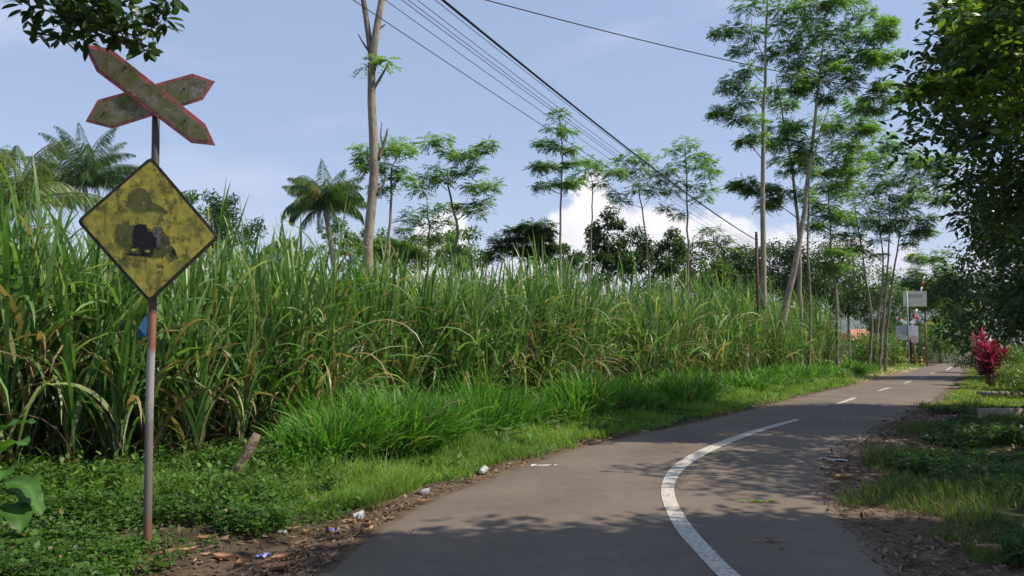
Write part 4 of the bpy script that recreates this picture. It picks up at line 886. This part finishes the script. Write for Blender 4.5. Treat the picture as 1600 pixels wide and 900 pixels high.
# ---------------------------------------------------------------- leaning dead log, big-leaved plants
M_LOG = noise_mat('rough_log', [(.08, .06, .042), (.20, .155, .11), (.13, .12, .09)], 9, 8, .9, .2, .8, 30)
a = unp(350, 745, 8.0); a[2] = float(gz([a[0]], [8.0])[0])-.03; b = unp(402, 678, 8.1); m = MB()
m.tube(resample3([a, (a+b)/2+np.array([.02, 0, .03]), b], 10), [.078, .064, .056, .058, .062, .052, .054, .060, .052, .040], (.3, .3, .3), 12)
o = m.build('dead_log', M_LOG, loc=tuple(a), smooth=True); tag(o, 'short rough dead log leaning out of the cane', 'log')
def bigleaf(name, label, base, leaves, cols, cat='plant', lw=.55, droop=1.0):
    base = np.array([base[0], base[1], float(gz([base[0]], [base[1]])[0])]); e = empty(name, base, label, cat)
    for (tp, L, az_, th) in leaves:
        tp = np.array(tp, float); s = MB(); s.tube(resample3([base, (base+tp)/2+np.array([0, 0, .08]), tp], 6), np.linspace(.012, .007, 6), (.3, .35, .2), 6); s.build('stem', M_WEED, e, base)
        lm = MB(); n = 10; t = np.linspace(0, 1, n+1); ang = th + droop*t**1.3; H = np.r_[0, np.cumsum(np.sin(ang[1:]))]*L/n; V = np.r_[0, np.cumsum(np.cos(ang[1:]))]*L/n
        C = tp + np.stack([H*math.cos(az_), H*math.sin(az_), V], -1); sd = np.array([-math.sin(az_), math.cos(az_), 0]); w = np.sin(np.clip(t*.93+.07, 0, 1)*math.pi)**.7*L*lw/2; w[-1] = .003
        nm = nrm(np.cross(np.gradient(C, axis=0), sd)); nm = np.where(nm[:, 2:] < 0, -nm, nm)
        wav = .02*np.sin(np.arange(n+1)*1.9)
        rows = np.stack([C-sd*w[:, None]+nm*(w*.22+wav)[:, None], C-sd*w[:, None]*.5+nm*(w*.04)[:, None], C, C+sd*w[:, None]*.5+nm*(w*.04)[:, None], C+sd*w[:, None]+nm*(w*.22-wav)[:, None]], 1)
        i, j = np.meshgrid(np.arange(n), np.arange(4), indexing='ij'); k = (i*5+j).ravel(); c = np.array(cols)*rng.uniform(.8, 1.2)
        cc = np.broadcast_to(c, (n+1, 5, 3)).copy(); cc[:, 2] *= 1.5
        lm.add(rows.reshape(-1, 3), np.stack([k, k+1, k+6, k+5], -1), cc.reshape(-1, 3)); lm.build('leaf', M_WEED, e, base, smooth=True)
    return e
bl = []
for px, py, L, a_, th in [(2, 705, .34, -.5, .9), (8, 735, .32, -1.1, 1.2), (0, 755, .42, -.4, 1.3), (5, 790, .42, -.7, 1.4), (-12, 720, .4, -2.0, .9), (10, 765, .36, -.2, 1.6), (-30, 760, .45, -1.5, 1.2), (-20, 690, .34, .5, .7)]:
    bl.append((unp(px, py, 5.6), L, a_, th))
bigleaf('large_leaved_plant', 'large glossy leaves of a plant at the left edge by the weeds', (-4.0, 5.7), bl, (.055, .13, .025))
p0 = gnd(785, 700); bl = []
for dx, dy, h, L, a_, th in [(0, 0, .28, .28, -1.2, 1.0), (.15, .1, .30, .26, -.3, 1.1), (-.15, 0, .26, .25, -2.4, 1.1), (.3, .1, .22, .24, -.8, 1.3), (-.25, .1, .3, .22, 2.6, .9), (.1, -.1, .16, .22, -1.7, 1.4)]:
    bl.append(((p0[0]+dx, p0[1]+dy, h), L, a_, th))
bigleaf('large_leaved_plant', 'low plant with heart shaped leaves at the foot of the tall grass', p0, bl, (.06, .14, .035), lw=.8)

# ---------------------------------------------------------------- fallen things
def dry_leaf(px, py, L, az_, label, col=(.30, .17, .10), grp='large curled dry leaves on the left verge', wide=.5, up=.03, curl=1.2):
    q = gnd(px, py); z0 = float(gz([q[0]], [q[1]])[0]); onroad = (dL([q[0]], [q[1]])[0] < 0) and (dR([q[0]], [q[1]])[0] < 0)
    if onroad: z0 = float(road_z([q[0]], [q[1]])[0])
    n = 8; t = np.linspace(-.5, .5, n+1); C = np.stack([q[0]+t*L*math.cos(az_), q[1]+t*L*math.sin(az_), z0+.012+up*4*t*t + 0*t], -1)
    sd = np.array([-math.sin(az_), math.cos(az_), 0]); w = np.cos(t*math.pi*.97)**.8*L*wide/2; kz = curl*w*.45
    rows = np.stack([C-sd*w[:, None]*.8+np.stack([0*t, 0*t, kz], -1), C-sd*w[:, None]*.45, C-np.array([0, 0, .004]), C+sd*w[:, None]*.45, C+sd*w[:, None]*.8+np.stack([0*t, 0*t, kz*1.2], -1)], 1)
    i, j = np.meshgrid(np.arange(n), np.arange(4), indexing='ij'); k = (i*5+j).ravel(); m = MB(); m.add(rows.reshape(-1, 3), np.stack([k, k+1, k+6, k+5], -1), np.array(col)*rng.uniform(.75, 1.2))
    o = m.build('fallen_leaf', M_DRY, loc=(q[0], q[1], z0), smooth=True); tag(o, label, 'fallen leaf', grp); return o
for a in [(322, 857, .17, .3, 'pinkish brown dry leaf, folded, right of the post foot'), (262, 883, .17, 1.2, 'broad tan dry leaf nearest the post foot'), (293, 876, .15, .6, 'narrow brown dry leaf lying beside the broad tan one'),
          (400, 835, .20, .2, 'curled pale rimmed dry leaf standing up behind the dirt patch'), (372, 842, .14, 2.2, 'small curled dry leaf left of the pale rimmed one'), (350, 878, .18, -.2, 'dark brown flat dry leaf in the middle of the dirt patch'),
          (375, 885, .13, 1.9, 'curved dark dry leaf at the bottom of the dirt patch'), (440, 876, .19, .9, 'pointed reddish dry leaf near the road edge'), (430, 892, .22, .3, 'large brown dry leaf at the bottom of the photo by the road'),
          (458, 833, .14, .4, 'pale pink dry leaf above the pointed reddish one'), (480, 836, .10, 2.5, 'small brown dry leaf right of the pale pink one'), (185, 862, .08, .5, 'tiny yellowish dry leaf left of the post foot'),
          (88, 838, .11, .2, 'orange dry leaf on the brown heap at the left'), (60, 832, .26, .1, 'crumpled pale brown leaf heap at the left edge'), (548, 818, .13, .2, 'tan leaf between the cup and the wrapper'), (577, 822, .11, 1.4, 'pale tan leaf right of the clear cup'),
          (662, 788, .12, .5, 'reddish leaf at the asphalt edge below the grass'), (440, 812, .11, 2.8, 'dry leaf at the edge of the sunny grass'), (15, 880, .2, .8, 'dark dry leaf in the bottom left corner')]:
    dry_leaf(*a)
GRr = 'dry leaves on the right shoulder'
for a in [(1322, 748, .30, .3, 'dark curled leaf at the right road edge'), (1395, 745, .20, .1, 'long pale dry leaf flat on the right verge'), (1425, 715, .36, -.5, 'brown upright dry leaf in the right verge grass'), (1365, 722, .30, 1.2, 'pale folded leaf standing at the right road edge'),
          (1560, 868, .30, -.4, 'pale torn dry leaf at the lower right'), (1580, 862, .26, .2, 'brown curled leaf in the lower right corner'), (1555, 750, .40, .5, 'large tan dry leaf in the shaded right ditch'), (1545, 770, .34, 2.1, 'second tan leaf below the large one in the ditch'), (1462, 795, .16, .4, 'small pale leaf under the right hand weeds'), (1428, 876, .09, .9, 'small yellow leaf on the bare dirt')]:
    dry_leaf(*a, col=(.34, .24, .15), grp=GRr, up=.03, curl=1.0)
GRd = 'fallen bits on the asphalt'
dry_leaf(818, 814, .10, .25, 'narrow yellow leaf on the asphalt left of the centre line', col=(.5, .36, .12), grp=GRd, wide=.2)
dry_leaf(642, 838, .05, .25, 'tiny brown leaf on the shaded asphalt', grp=GRd, wide=.4)
dry_leaf(1222, 866, .07, .5, 'small brown leaf right of the twig on the asphalt', grp=GRd, wide=.4)
dry_leaf(1355, 856, .05, .5, 'tiny pale leaf near the right road edge', grp=GRd, col=(.4, .3, .16))
# green leaves fallen on the road
q = gnd(1185, 789); e = empty('fallen_leaf_sprig', (q[0], q[1], .03), 'fresh green leaf sprig lying on the road right of the centre line', 'leaf sprig')
zz = float(road_z([q[0]], [q[1]])[0]); m = MB(); K = 9
for k in range(K):
    bp = np.array([[q[0]-.10+.025*k, q[1]+rng.uniform(-.03, .03), zz+.012+rng.random()*.015]])
    m.ribbons(bp, [rng.uniform(-.6, .6) + (3.1 if k % 3 == 0 else 0)], [.09], [.05], [1.45], [.2], 4, np.array([.13, .21, .03])*rng.uniform(.7, 1.2), twist=[rng.normal(0, .3)], prof='leaf')
m.build('leaves', M_WEED, e, (q[0], q[1], .03)); m = MB(); m.tube([(q[0]-.11, q[1], zz+.012), (q[0]+.12, q[1]+.01, zz+.014)], .003, (.3, .3, .2), 6); m.build('stalk', M_BARK, e, (q[0], q[1], .03))
q = gnd(1190, 852); zz = float(road_z([q[0]], [q[1]])[0]); e = empty('fallen_twig', (q[0], q[1], zz), 'thin brown twig with a dry leaf at its end on the asphalt', 'twig')
m = MB(); m.tube(resample3([(q[0]-.24, q[1]-.01, zz+.008), (q[0]-.05, q[1], zz+.010), (q[0]+.12, q[1]+.01, zz+.012)], 8), .0035, (.35, .25, .18), 6); m.build('stalk', M_BARK, e, (q[0], q[1], zz))
m = MB(); m.ribbons(np.array([[q[0]+.03+.03*k, q[1]+.01, zz+.015] for k in range(4)]), [.6, -.5, 2.4, .1], .07, .035, 1.3, .4, 4, (.24, .14, .07), twist=[.3, -.2, .4, 0], prof='leaf'); m.build('leaf', M_DRY, e, (q[0], q[1], zz))
# plastic litter
def plastic(name, cols, rough=.25, trans=0):
    m = noise_mat(name, cols, 25, rough=rough, spec=.5, bump=.3)
    if trans: m.node_tree.nodes['Principled BSDF'].inputs['Transmission Weight'].default_value = trans
    return m
M_CLEAR = plastic('clear_plastic', [(.7, .75, .78), (.85, .88, .9)], .2, .6); M_WHITEP = plastic('white_plastic', [(.40, .39, .36), (.60, .58, .54)], .45); M_BLUEP = plastic('blue_white_print', [(.08, .12, .5), (.15, .2, .6), (.75, .75, .75)], .35)
def cup(px, py, s, az_, label, name='plastic_cup'):
    q = gnd(px, py); z0 = float(gz([q[0]], [q[1]])[0]); e = empty(name, (q[0], q[1], z0), label, 'plastic cup', 'discarded plastic cups on the left verge')
    d = np.array([math.cos(az_), math.sin(az_), .15]); d /= np.linalg.norm(d); c = np.array([q[0], q[1], z0+.035*s]); L = .085*s
    m = MB(); pts_ = [c+d*L*t for t in np.linspace(-.5, .5, 6)]; m.tube(pts_, np.array([.024, .026, .029, .030, .033, .036])*s, (.7, .7, .7), 14, cap=False); m.tube([pts_[0]-d*.002, pts_[0]+d*.001], .024*s, (.7, .7, .7), 14)
    m.build('cup_wall', M_CLEAR, e, (q[0], q[1], z0), smooth=True)
    m = MB(); m.tube([pts_[-1], pts_[-1]+d*.004], np.array([.036, .039])*s, (.8, .8, .8), 14, cap=False); m.tube([pts_[-1]+d*.004, pts_[-1]+d*.006], np.array([.039, .036])*s, (.8, .8, .8), 14, cap=False); m.build('rim', M_WHITEP, e, (q[0], q[1], z0), smooth=True)
cup(560, 812, 1.1, .4, 'crumpled clear cup lying among tan leaves by the road edge'); cup(665, 773, 1.0, .1, 'clear cup lying flat in the grass where the verge bends'); cup(754, 742, 1.4, 1.2, 'clear cup standing tilted in tall verge grass')
def wrapper(px, py, L, Wd, az_, mat, label, road=False):
    q = gnd(px, py); z0 = float(gz([q[0]], [q[1]])[0]) if not road else float(road_z([q[0]], [q[1]])[0])
    n, k_ = 7, 4; v = []; 
    for i in range(n):
        for j in range(k_):
            a = (i/(n-1)-.5)*L; b = (j/(k_-1)-.5)*Wd*(1+.25*math.sin(i*2.1)); v.append((q[0]+a*math.cos(az_)-b*math.sin(az_), q[1]+a*math.sin(az_)+b*math.cos(az_), z0+.016+.012*math.sin(i*1.7+j*2.3)+.012*random.random()))
    f = [(i*k_+j, i*k_+j+1, (i+1)*k_+j+1, (i+1)*k_+j) for i in range(n-1) for j in range(k_-1)]
    o = link_poly('plastic_wrapper', v, f, mat, loc=(q[0], q[1], z0)); tag(o, label, 'plastic wrapper')
wrapper(520, 832, .11, .07, .2, M_BLUEP, 'blue and white snack wrapper left of the clear cup')
wrapper(412, 872, .10, .05, .6, M_BLUEP, 'small blue wrapper half buried in the dirt patch')
wrapper(440, 837, .10, .05, -.3, M_CLEAR, 'clear bluish wrapper behind the dry leaves by the dirt')
wrapper(850, 729, .34, .05, .1, M_WHITEP, 'white plastic strip at the asphalt edge')
wrapper(1303, 720, .36, .09, -.6, M_WHITEP, 'pale torn wrapper on the right road edge')
wrapper(120, 890, .10, .06, .3, M_CLEAR, 'clear plastic scrap among the bottom left weeds')

# ---------------------------------------------------------------- utility pole and cables
M_POLE = noise_mat('tarred_pole', [(.025, .018, .018), (.07, .028, .026), (.12, .035, .035)], 2.2, 7, .7, .3, .3, 40, (1, 1, .5))
M_WIRE = noise_mat('black_cable', [(.008, .008, .009), (.02, .02, .022)], 5, bump=0, rough=.6)
pa = unp(1187, 590, 32); pa[2] = float(gz([pa[0]], [32])[0])-.1; pt = unp(1187, 366, 32); pt[0] = pa[0]-.02
def upole(base, topz, label):
    e = empty('utility_pole', base, label, 'utility pole', None); base = np.array(base, float); m = MB()
    m.tube([base, base+np.array([0, 0, (topz-base[2])*.5]), np.array([base[0], base[1], topz])], [.085, .07, .055], (.3, .3, .3), 12); m.build('pole', M_POLE, e, base, smooth=True)
    for k in range(3):
        i_ = MB(); z_ = topz-.18-.16*k; i_.tube([(base[0], base[1]-.07, z_), (base[0], base[1]-.11, z_), (base[0], base[1]-.15, z_)], [.02, .04, .02], (.4, .4, .4), 8); i_.build('insulator', M_RIM, e, base)
upole(pa, pt[2]+.1, 'dark red and black pole standing in the grass where the cables end')
PB = np.array([-9.6, -8.5, 0.0]); upole(PB, 6.9, 'dark pole behind the viewer where the cables start')
def cable(name, label, A, B, sag, r, group=None, n=60):
    A, B = np.asarray(A, float), np.asarray(B, float); t = np.linspace(0, 1, n); P = A[None]*(1-t[:, None])+B[None]*t[:, None]; P[:, 2] -= sag*4*t*(1-t)
    m = MB(); m.tube(P, r, (.3, .3, .3), 6); o = m.build(name, M_WIRE, loc=tuple(A), smooth=True); return tag(o, label, 'cable', group)
def through(A, px, zt, sag):
    """far end B so that the sagging cable passes the sight line of column px at the top of the picture"""
    d = unp(px, 0, 1.0) - np.array([0, 0, CAMZ]); d[2] = d[2]; Yt = (zt-CAMZ)/d[2]; Q = np.array([d[0]*Yt, Yt, zt])
    tq = (A[1]-Q[1])/(A[1]-PB[1]); B = A + (Q-A)/tq; B[2] = (Q[2] + sag*4*tq*(1-tq) - A[2]*(1-tq))/tq; return B
A0 = np.array([pa[0], 31.9, unp(1187, 376, 32)[2]])
B0 = through(A0, 692, 5.55, .55); cable('thick_cable', 'thick black cable slanting down to the dark pole', A0, B0, .55, .0165)
WN = ['lowest thin wire, far left of the bundle', 'second thin wire from the left below the close trio', 'left wire of the close trio', 'middle wire of the close trio', 'right wire of the close trio', 'thin wire just under the thick cable']
for i, (px, yy, zt) in enumerate([(552, 397, 5.2), (602, 394, 5.3), (628, 390, 5.35), (638, 388, 5.35), (652, 385, 5.4), (680, 379, 5.5)]):
    A = np.array([pa[0]-.05+.02*i, 31.85, unp(1187, yy, 32)[2]]); B = through(A, px, zt, .5); cable('thin_wire', WN[i], A, B, .5, .0042 if i else .0052, 'thin wires beside the thick cable')
# cable crossing above the road
P1 = unp(845, 0, 12.5); P2 = unp(1470, 160, 17.5); dv = P2-P1; cable('thin_cable', 'twisted black cable crossing high over the road into the right trees', P1-dv*1.5-np.array([0, 0, -1.0]), P2+dv*.25+np.array([0, 0, .25]), .85, .0105)

# ---------------------------------------------------------------- crossing furniture in the distance
CY = 60.0
M_BOARD = noise_mat('weathered_grey_board', [(.30, .31, .26), (.42, .42, .36)], 3, bump=0, rough=.8); M_BOARD2 = noise_mat('pale_grey_board', [(.42, .43, .45), (.55, .56, .58)], 3, bump=0, rough=.7)
M_GALV = noise_mat('galvanised_post', [(.26, .28, .30), (.36, .38, .40)], 6, rough=.5, bump=0); M_RUST = noise_mat('rusty_post', [(.16, .07, .035), (.25, .13, .07)], 6, bump=0)
M_W = noise_mat('white_enamel', [(.62, .61, .58), (.78, .77, .74)], 6, bump=0, rough=.5); M_R = noise_mat('red_enamel', [(.42, .035, .03), (.55, .05, .04)], 6, bump=0, rough=.5); M_BK = noise_mat('black_enamel', [(.012, .012, .012), (.03, .03, .03)], 6, bump=0, rough=.6)
M_YB = noise_mat('yellow_enamel', [(.6, .40, .03), (.75, .5, .04)], 6, bump=0)
def up(px, py, dy=0): return unp(px, py, CY) + np.array([0, -dy, 0])
def brd(name, cx, cy, w, h, dy, mat, par, org, th=.04):
    a, b, c, d = [up(cx+i*w/2, cy+j*h/2, dy) for i, j in ((-1, 1), (1, 1), (1, -1), (-1, -1))]; return prism(name, [a, b, c, d], (0, th, 0), mat, par, org, .008)
def pole(name, px, ytop, ybase, r, mat, par, org, dy=0):
    a = up(px, ytop, dy); b = np.array([a[0], a[1], -.05]); m = MB(); m.tube([b, (a+b)/2, a], r, (.4, .4, .4), 10); return m.build(name, mat, par, org, smooth=True)
def lines(par, org, rows, x0, x1, dy, mat, h=1.3):
    for yy, a, b in rows:
        x = a
        while x < b:
            w = random.uniform(1.2, 3.2); o = brd('faded_lettering', min(x+w/2, b), yy, w, h, dy, mat, par, org, .01); x += w+.9
M_FADE = noise_mat('faded_print', [(.22, .22, .19), (.27, .27, .23)], 6, bump=0); M_FADE2 = noise_mat('faded_blue_print', [(.33, .34, .38), (.38, .39, .43)], 6, bump=0)
o1 = up(1420, 570); o1[2] = 0; e = empty('notice_board', o1, 'upper weathered grey notice board on a dark post beside the barrier', 'sign')
brd('board', 1428, 467, 37, 24, .15, M_BOARD, e, o1); pole('post', 1420, 457, 570, .07, M_BK, e, o1); brd('faded_print', 1428, 462, 24, 5, .157, M_FADE, e, o1, .006)
o2 = up(1408, 572, .6); o2[2] = 0; e = empty('notice_board', o2, 'lower pale board with a rounded panel on a thin grey post', 'sign')
brd('board', 1410, 520, 34, 21, .75, M_BOARD2, e, o2); pole('post', 1408, 456, 572, .055, M_GALV, e, o2, .85)
cpts = [up(1407+9.5*math.cos(a), 514+7*math.sin(a), .82) for a in np.linspace(0, 2*math.pi, 20, endpoint=False)]; prism('rounded_panel', cpts, (0, .03, 0), M_FADE2, e, o2)
o3 = up(1419, 570, -.6); o3[2] = 0; e = empty('crossbuck', o3, 'small red and white crossed boards between the two notice boards', 'road sign')
for (a, b) in (((1400, 496), (1432, 514)), ((1435, 495), (1410, 515))):
    A, B = np.array(a, float), np.array(b, float); d = (B-A)/np.linalg.norm(B-A); s_ = np.array([-d[1], d[0]])*2.4
    o = prism('board', [up(*(A-s_), .1), up(*(B-s_), .1), up(*(B+s_), .1), up(*(A+s_), .1)], (0, .03, 0), M_W, e, o3); s2 = s_*.45
    for t in (.05, .80): prism('red_stripe', [up(*(A+(B-A)*t-s_), .115), up(*(A+(B-A)*(t+.14)-s_), .115), up(*(A+(B-A)*(t+.14)+s_), .115), up(*(A+(B-A)*t+s_), .115)], (0, .012, 0), M_R, o, None or (0, 0, 0)).parent = None or o
pole('post', 1419, 500, 570, .06, M_RUST, e, o3, -.02)
# (stripes were built in world space of their parent's parent)
for o in [k for k in bpy.data.objects if k.name.startswith('red_stripe')]:
    for v in o.data.vertices: v.co -= Vector(tuple(map(float, o3)))
o4 = up(1419, 570, .9); o4[2] = 0; e = empty('round_sign', o4, 'small round grey backed disc on a brown post under the lower board', 'road sign')
prism('disc', [up(1419+6*math.cos(a), 531+5.5*math.sin(a), 1.0) for a in np.linspace(0, 2*math.pi, 24, endpoint=False)], (0, .03, 0), noise_mat('brownish_disc', [(.3, .27, .25), (.4, .36, .33)], 5, bump=0), e, o4); prism('disc_rim', [up(1419+6.7*math.cos(a), 531+6.2*math.sin(a), .96) for a in np.linspace(0, 2*math.pi, 24, endpoint=False)], (0, .02, 0), M_R, e, o4)
pole('post', 1418.5, 531, 571, .08, M_RUST, e, o4, .9)
# barrier
o5 = up(1427, 568, -.8); o5[2] = 0; e = empty('crossing_barrier', o5, 'raised red and white striped barrier arm at the railway crossing', 'barrier')
A, B = np.array([1425.5, 543.]), np.array([1453., 430.]); ns = 13
for k in range(ns):
    p, q = A+(B-A)*k/ns, A+(B-A)*(k+1)/ns; m = MB(); w = .13-.006*k
    m.tube([up(*p, -.8), up(*q, -.8)], w, (.5, .5, .5), 8); m.build('arm_stripe', M_R if k % 2 else M_W, e, o5)
for sx in (-1, 1):
    pass
m = MB(); c = up(1426, 552, -.8); m.box(c-np.array([0, 0, .0]), (.5, .4, 1.1)); m.build('machine_housing', M_BK, e, o5); m = MB(); m.box((c[0], c[1], .28), (.7, .6, .62)); m.build('base', M_GALV, e, o5)
m = MB(); c2 = up(1430, 524, -.8); m.tube([c2+np.array([0, -.15, 0]), c2+np.array([0, .15, 0])], .22, (.1, .1, .1), 16); m.build('counterweight', M_BK, e, o5)
o6 = up(1413, 567, -1.2); o6[2] = 0; e = empty('equipment_cabinet', o6, 'black trackside cabinet behind the post of the lower board', 'cabinet'); m = MB(); c = up(1415, 553, -1.2); m.box(c, (1.1, .7, 1.0)); m.build('cabinet_body', M_BK, e, o6); m = MB(); m.box(c+np.array([0, 0, .53]), (1.2, .8, .06)); m.build('lid', M_BOARD2, e, o6)
m = MB(); m.box((c[0], c[1], .22), (.25, .25, .5)); m.build('leg', M_BK, e, o6)
for k, (px, lbb) in enumerate([(1410.5, 'yellow and black striped bollard left of the brown post'), (1422, 'yellow and black striped bollard right of the brown post'), (1431.5, 'rightmost yellow and black striped bollard by the barrier')]):
    q = up(px, 568, .3+.2*k); q[2] = 0; e = empty('striped_bollard', q, lbb, 'bollard', 'striped bollards at the crossing')
    for j in range(5):
        m = MB(); m.tube([q+np.array([0, 0, .14*j]), q+np.array([0, 0, .14*j+.14])], .13, (.5, .5, .5), 10); m.build('stripe_band', M_YB if j % 2 else M_BK, e, q)
    m = MB(); m.tube([q+np.array([0, 0, .70]), q+np.array([0, 0, .74])], [.13, .06], (.5, .5, .5), 10); m.build('cap', M_YB, e, q)
q = up(1446, 566, 0); q[2] = 0; e = empty('rusty_post', q, 'thin rusty post with a short bent bracket right of the barrier', 'post'); pole('pole', 1446, 505, 566, .05, M_RUST, e, q); m = MB(); a = up(1446, 506); m.tube(resample3([a, a+np.array([.3, 0, .12]), a+np.array([.7, 0, -.05])], 6), .035, (.4, .4, .4), 6); m.build('bracket', M_YB, e, q)
# house roof glimpsed
M_TILE = noise_mat('terracotta_tiles', [(.36, .15, .08), (.48, .24, .14)], 5, bump=.4, bscale=20); M_WALL = noise_mat('plaster_wall', [(.55, .5, .4), (.65, .6, .5)], 2, bump=0)
hb = unp(1362, 560, 90); hb[2] = 0; e = empty('house', hb, 'small house with an orange tiled roof behind the trunks', 'house')
m = MB(); m.box((hb[0], hb[1], 1.1), (6.0, 5, 2.2)); m.build('wall', M_WALL, e, hb)
x0, x1, y0, y1, z0, z1 = hb[0]-3.6, hb[0]+3.6, hb[1]-3.2, hb[1]+3.2, 2.2, 3.5
link_poly('roof', [(x0, y0, z0), (x1, y0, z0), (x1, y1, z0), (x0, y1, z0), (x0+1.2, hb[1], z1), (x1-1.2, hb[1], z1)], [(0, 1, 5, 4), (2, 3, 4, 5), (3, 0, 4), (1, 2, 5), (3, 2, 1, 0)], M_TILE, e, hb)
for dx in (-2, 1.5):
    m = MB(); m.box((hb[0]+dx, hb[1]-2.52, 1.2), (1.1, .08, 1.1)); w_ = m.build('window', M_W, e, hb); m = MB(); m.box((hb[0]+dx, hb[1]-2.57, 1.2), (.9, .04, .9)); m.build('pane', M_BK, w_, hb)

# ---------------------------------------------------------------- shrubs
def shrub(label, c, rad, h, n, L, cols, mode='broad', name='shrub', group=None, mat=None):
    base = np.array([c[0], c[1], float(gz([c[0]], [c[1]])[0])]); e = empty(name, base, label, 'shrub', group); cb = MB(); sbm = MB()
    for k in range(n):
        u = rdir(1)[0]; p = base + np.array([u[0]*rad*.75, u[1]*rad*.75, h*(.3+.6*rng.random())])
        clump_leaves(cb, p, rad*.42, .7, mode, 90 if L > .18 else 190, L, *cols)
        sbm.tube(bez(base, (base+p)/2+np.array([0, 0, .1]), p, 5), np.linspace(.03, .008, 5), (.3, .26, .2), 5, cap=False)
    sbm.build('stem', M_BARK, e, base); cb.build('crown', mat or M_LEAF, e, base)
def gpt(px, Y): return ((px-800)/1200*Y*math.cos(PITCH), Y)
GSB = 'shrubs near the crossing'
shrub('pale green shrub left of the notice boards', (unp(1393, 560, 54)[0], 54), 1.1, 1.9, 12, .2, G_BRT, group=GSB)
shrub('dark rounded shrub right of the barrier', (unp(1440, 560, 66)[0], 66), 1.3, 2.4, 14, .2, G_DRK, group=GSB)
shrub('tall loose green shrub by the far road edge', (unp(1470, 560, 70)[0], 70), 2.2, 4.0, 26, .26, G_MID, group=GSB)
shrub('tall shrub with yellow tipped leaves over the far road', (unp(1455, 560, 78)[0], 78), 2.4, 4.6, 26, .3, G_BRT, group=GSB)
shrub('low green shrub at the end of the cane by the trunks', (unp(1340, 560, 47)[0], 47), 1.6, 2.2, 16, .2, G_BRT, group=GSB)
shrub('bushy shrub behind the trunk cluster', (unp(1375, 560, 56)[0], 56), 1.6, 2.6, 16, .2, G_MID, group=GSB)
shrub('dense green shrub in front of the tiled house', (unp(1352, 560, 72)[0], 72), 3.0, 2.6, 26, .26, G_MID, group=GSB)
shrub('dense green shrub between the trunk cluster and the lower board', (unp(1388, 560, 68)[0], 68), 2.2, 2.8, 24, .26, G_MID, group=GSB)
GRG = 'garden shrubs beyond the lawn'
shrub('bright low rounded shrub beside the concrete slab', (unp(1596, 560, 27)[0], 27), .75, 1.0, 18, .08, G_BRT, group=GRG)
shrub('yellow green leafy shrub behind the red plants', (unp(1604, 560, 33)[0], 33), 1.2, 1.5, 18, .13, G_BRT, group=GRG)
shrub('mid green shrub at the right edge in the sun', (unp(1604, 600, 23)[0], 23), .9, .95, 16, .08, G_BRT, group=GRG)
shrub('dark shrub where the lawn meets the far road', (unp(1532, 560, 45)[0], 45), 1.6, 2.2, 18, .15, G_DRK, group=GRG)
# red cordylines
def cordyline(label, px, Yd, h, stems, sc):
    x, y = unp(px, 560, Yd)[0], Yd; base = np.array([x, y, float(gz([x], [y])[0])]); e = empty('red_cordyline', base, label, 'plant', 'red leaved garden plants'); sm_ = MB(); lf = MB()
    for s_ in range(stems):
        top = base + np.array([rng.uniform(-.42, .42)*sc, rng.uniform(-.35, .35)*sc, h*rng.uniform(.5, 1)]); sm_.tube(resample3([base+np.array([rng.uniform(-.1, .1), 0, 0]), (base+top)/2, top], 5), np.linspace(.025, .015, 5), (.22, .15, .12), 6)
        K = 46; f = rng.random(K); P = base + (top-base)*(1-.5*f[:, None]); b = (1-f)[:, None]
        c = np.array([.07, .010, .018])*(1-b)+np.array([.34, .028, .075])*b; pk = rng.random((K, 1)) < .18; c = np.where(pk, (.46, .15, .18), c); dk = rng.random((K, 1)) < .15; c = np.where(dk, (.05, .02, .015), c)
        lf.ribbons(P, rng.uniform(0, 6.28, K), rng.uniform(.3, .48, K)*sc, rng.uniform(.05, .085, K), .25+1.2*f, rng.uniform(.4, 1.1, K), 4, c, twist=rng.normal(0, .4, K), prof='leaf')
    sm_.build('stem', M_BARK, e, base); lf.build('leaves', M_RED, e, base)
cordyline('crimson leaved plant in front, lower of the two by the road', 1548, 28.5, 1.5, 9, 1.1)
cordyline('crimson leaved plant behind, taller of the two by the road', 1541, 31, 2.3, 9, 1.15)
# concrete slab bridge over the ditch and low edging
M_CONC = noise_mat('old_concrete', [(.20, .17, .13), (.34, .29, .23)], 5, 7, .9, .2, .5)
s = unp(1570, 612, 24); m = MB(); m.box((s[0]+.1, 24.2, .10), (1.25, .8, .10)); o = m.build('concrete_slab', M_CONC); o.location = (0, 0, 0); tag(o, 'small concrete slab bridging the ditch at the lawn edge', 'slab')
s = unp(1572, 650, 17.0); m = MB(); m.box((s[0], 17.2, .06), (.9, .22, .30)); o = m.build('concrete_kerb_block', M_CONC); tag(o, 'low mossy concrete block in the shade beside the ditch', 'kerb block')

# ---------------------------------------------------------------- air
hm = bpy.data.materials.new('haze_air'); hm.use_nodes = True; ht = hm.node_tree
for n_ in list(ht.nodes):
    if n_.type == 'BSDF_PRINCIPLED': ht.nodes.remove(n_)
hv_ = ht.nodes.new('ShaderNodeVolumePrincipled'); hv_.inputs['Color'].default_value = (.78, .86, 1, 1); hv_.inputs['Density'].default_value = .00013
ht.links.new(hv_.outputs[0], [k for k in ht.nodes if k.type == 'OUTPUT_MATERIAL'][0].inputs['Volume'])
m = MB(); m.box((0, 2100, 229), (9000, 5700, 467)); o = m.build('haze', hm); tag(o, 'thin haze in the air', kind='stuff')
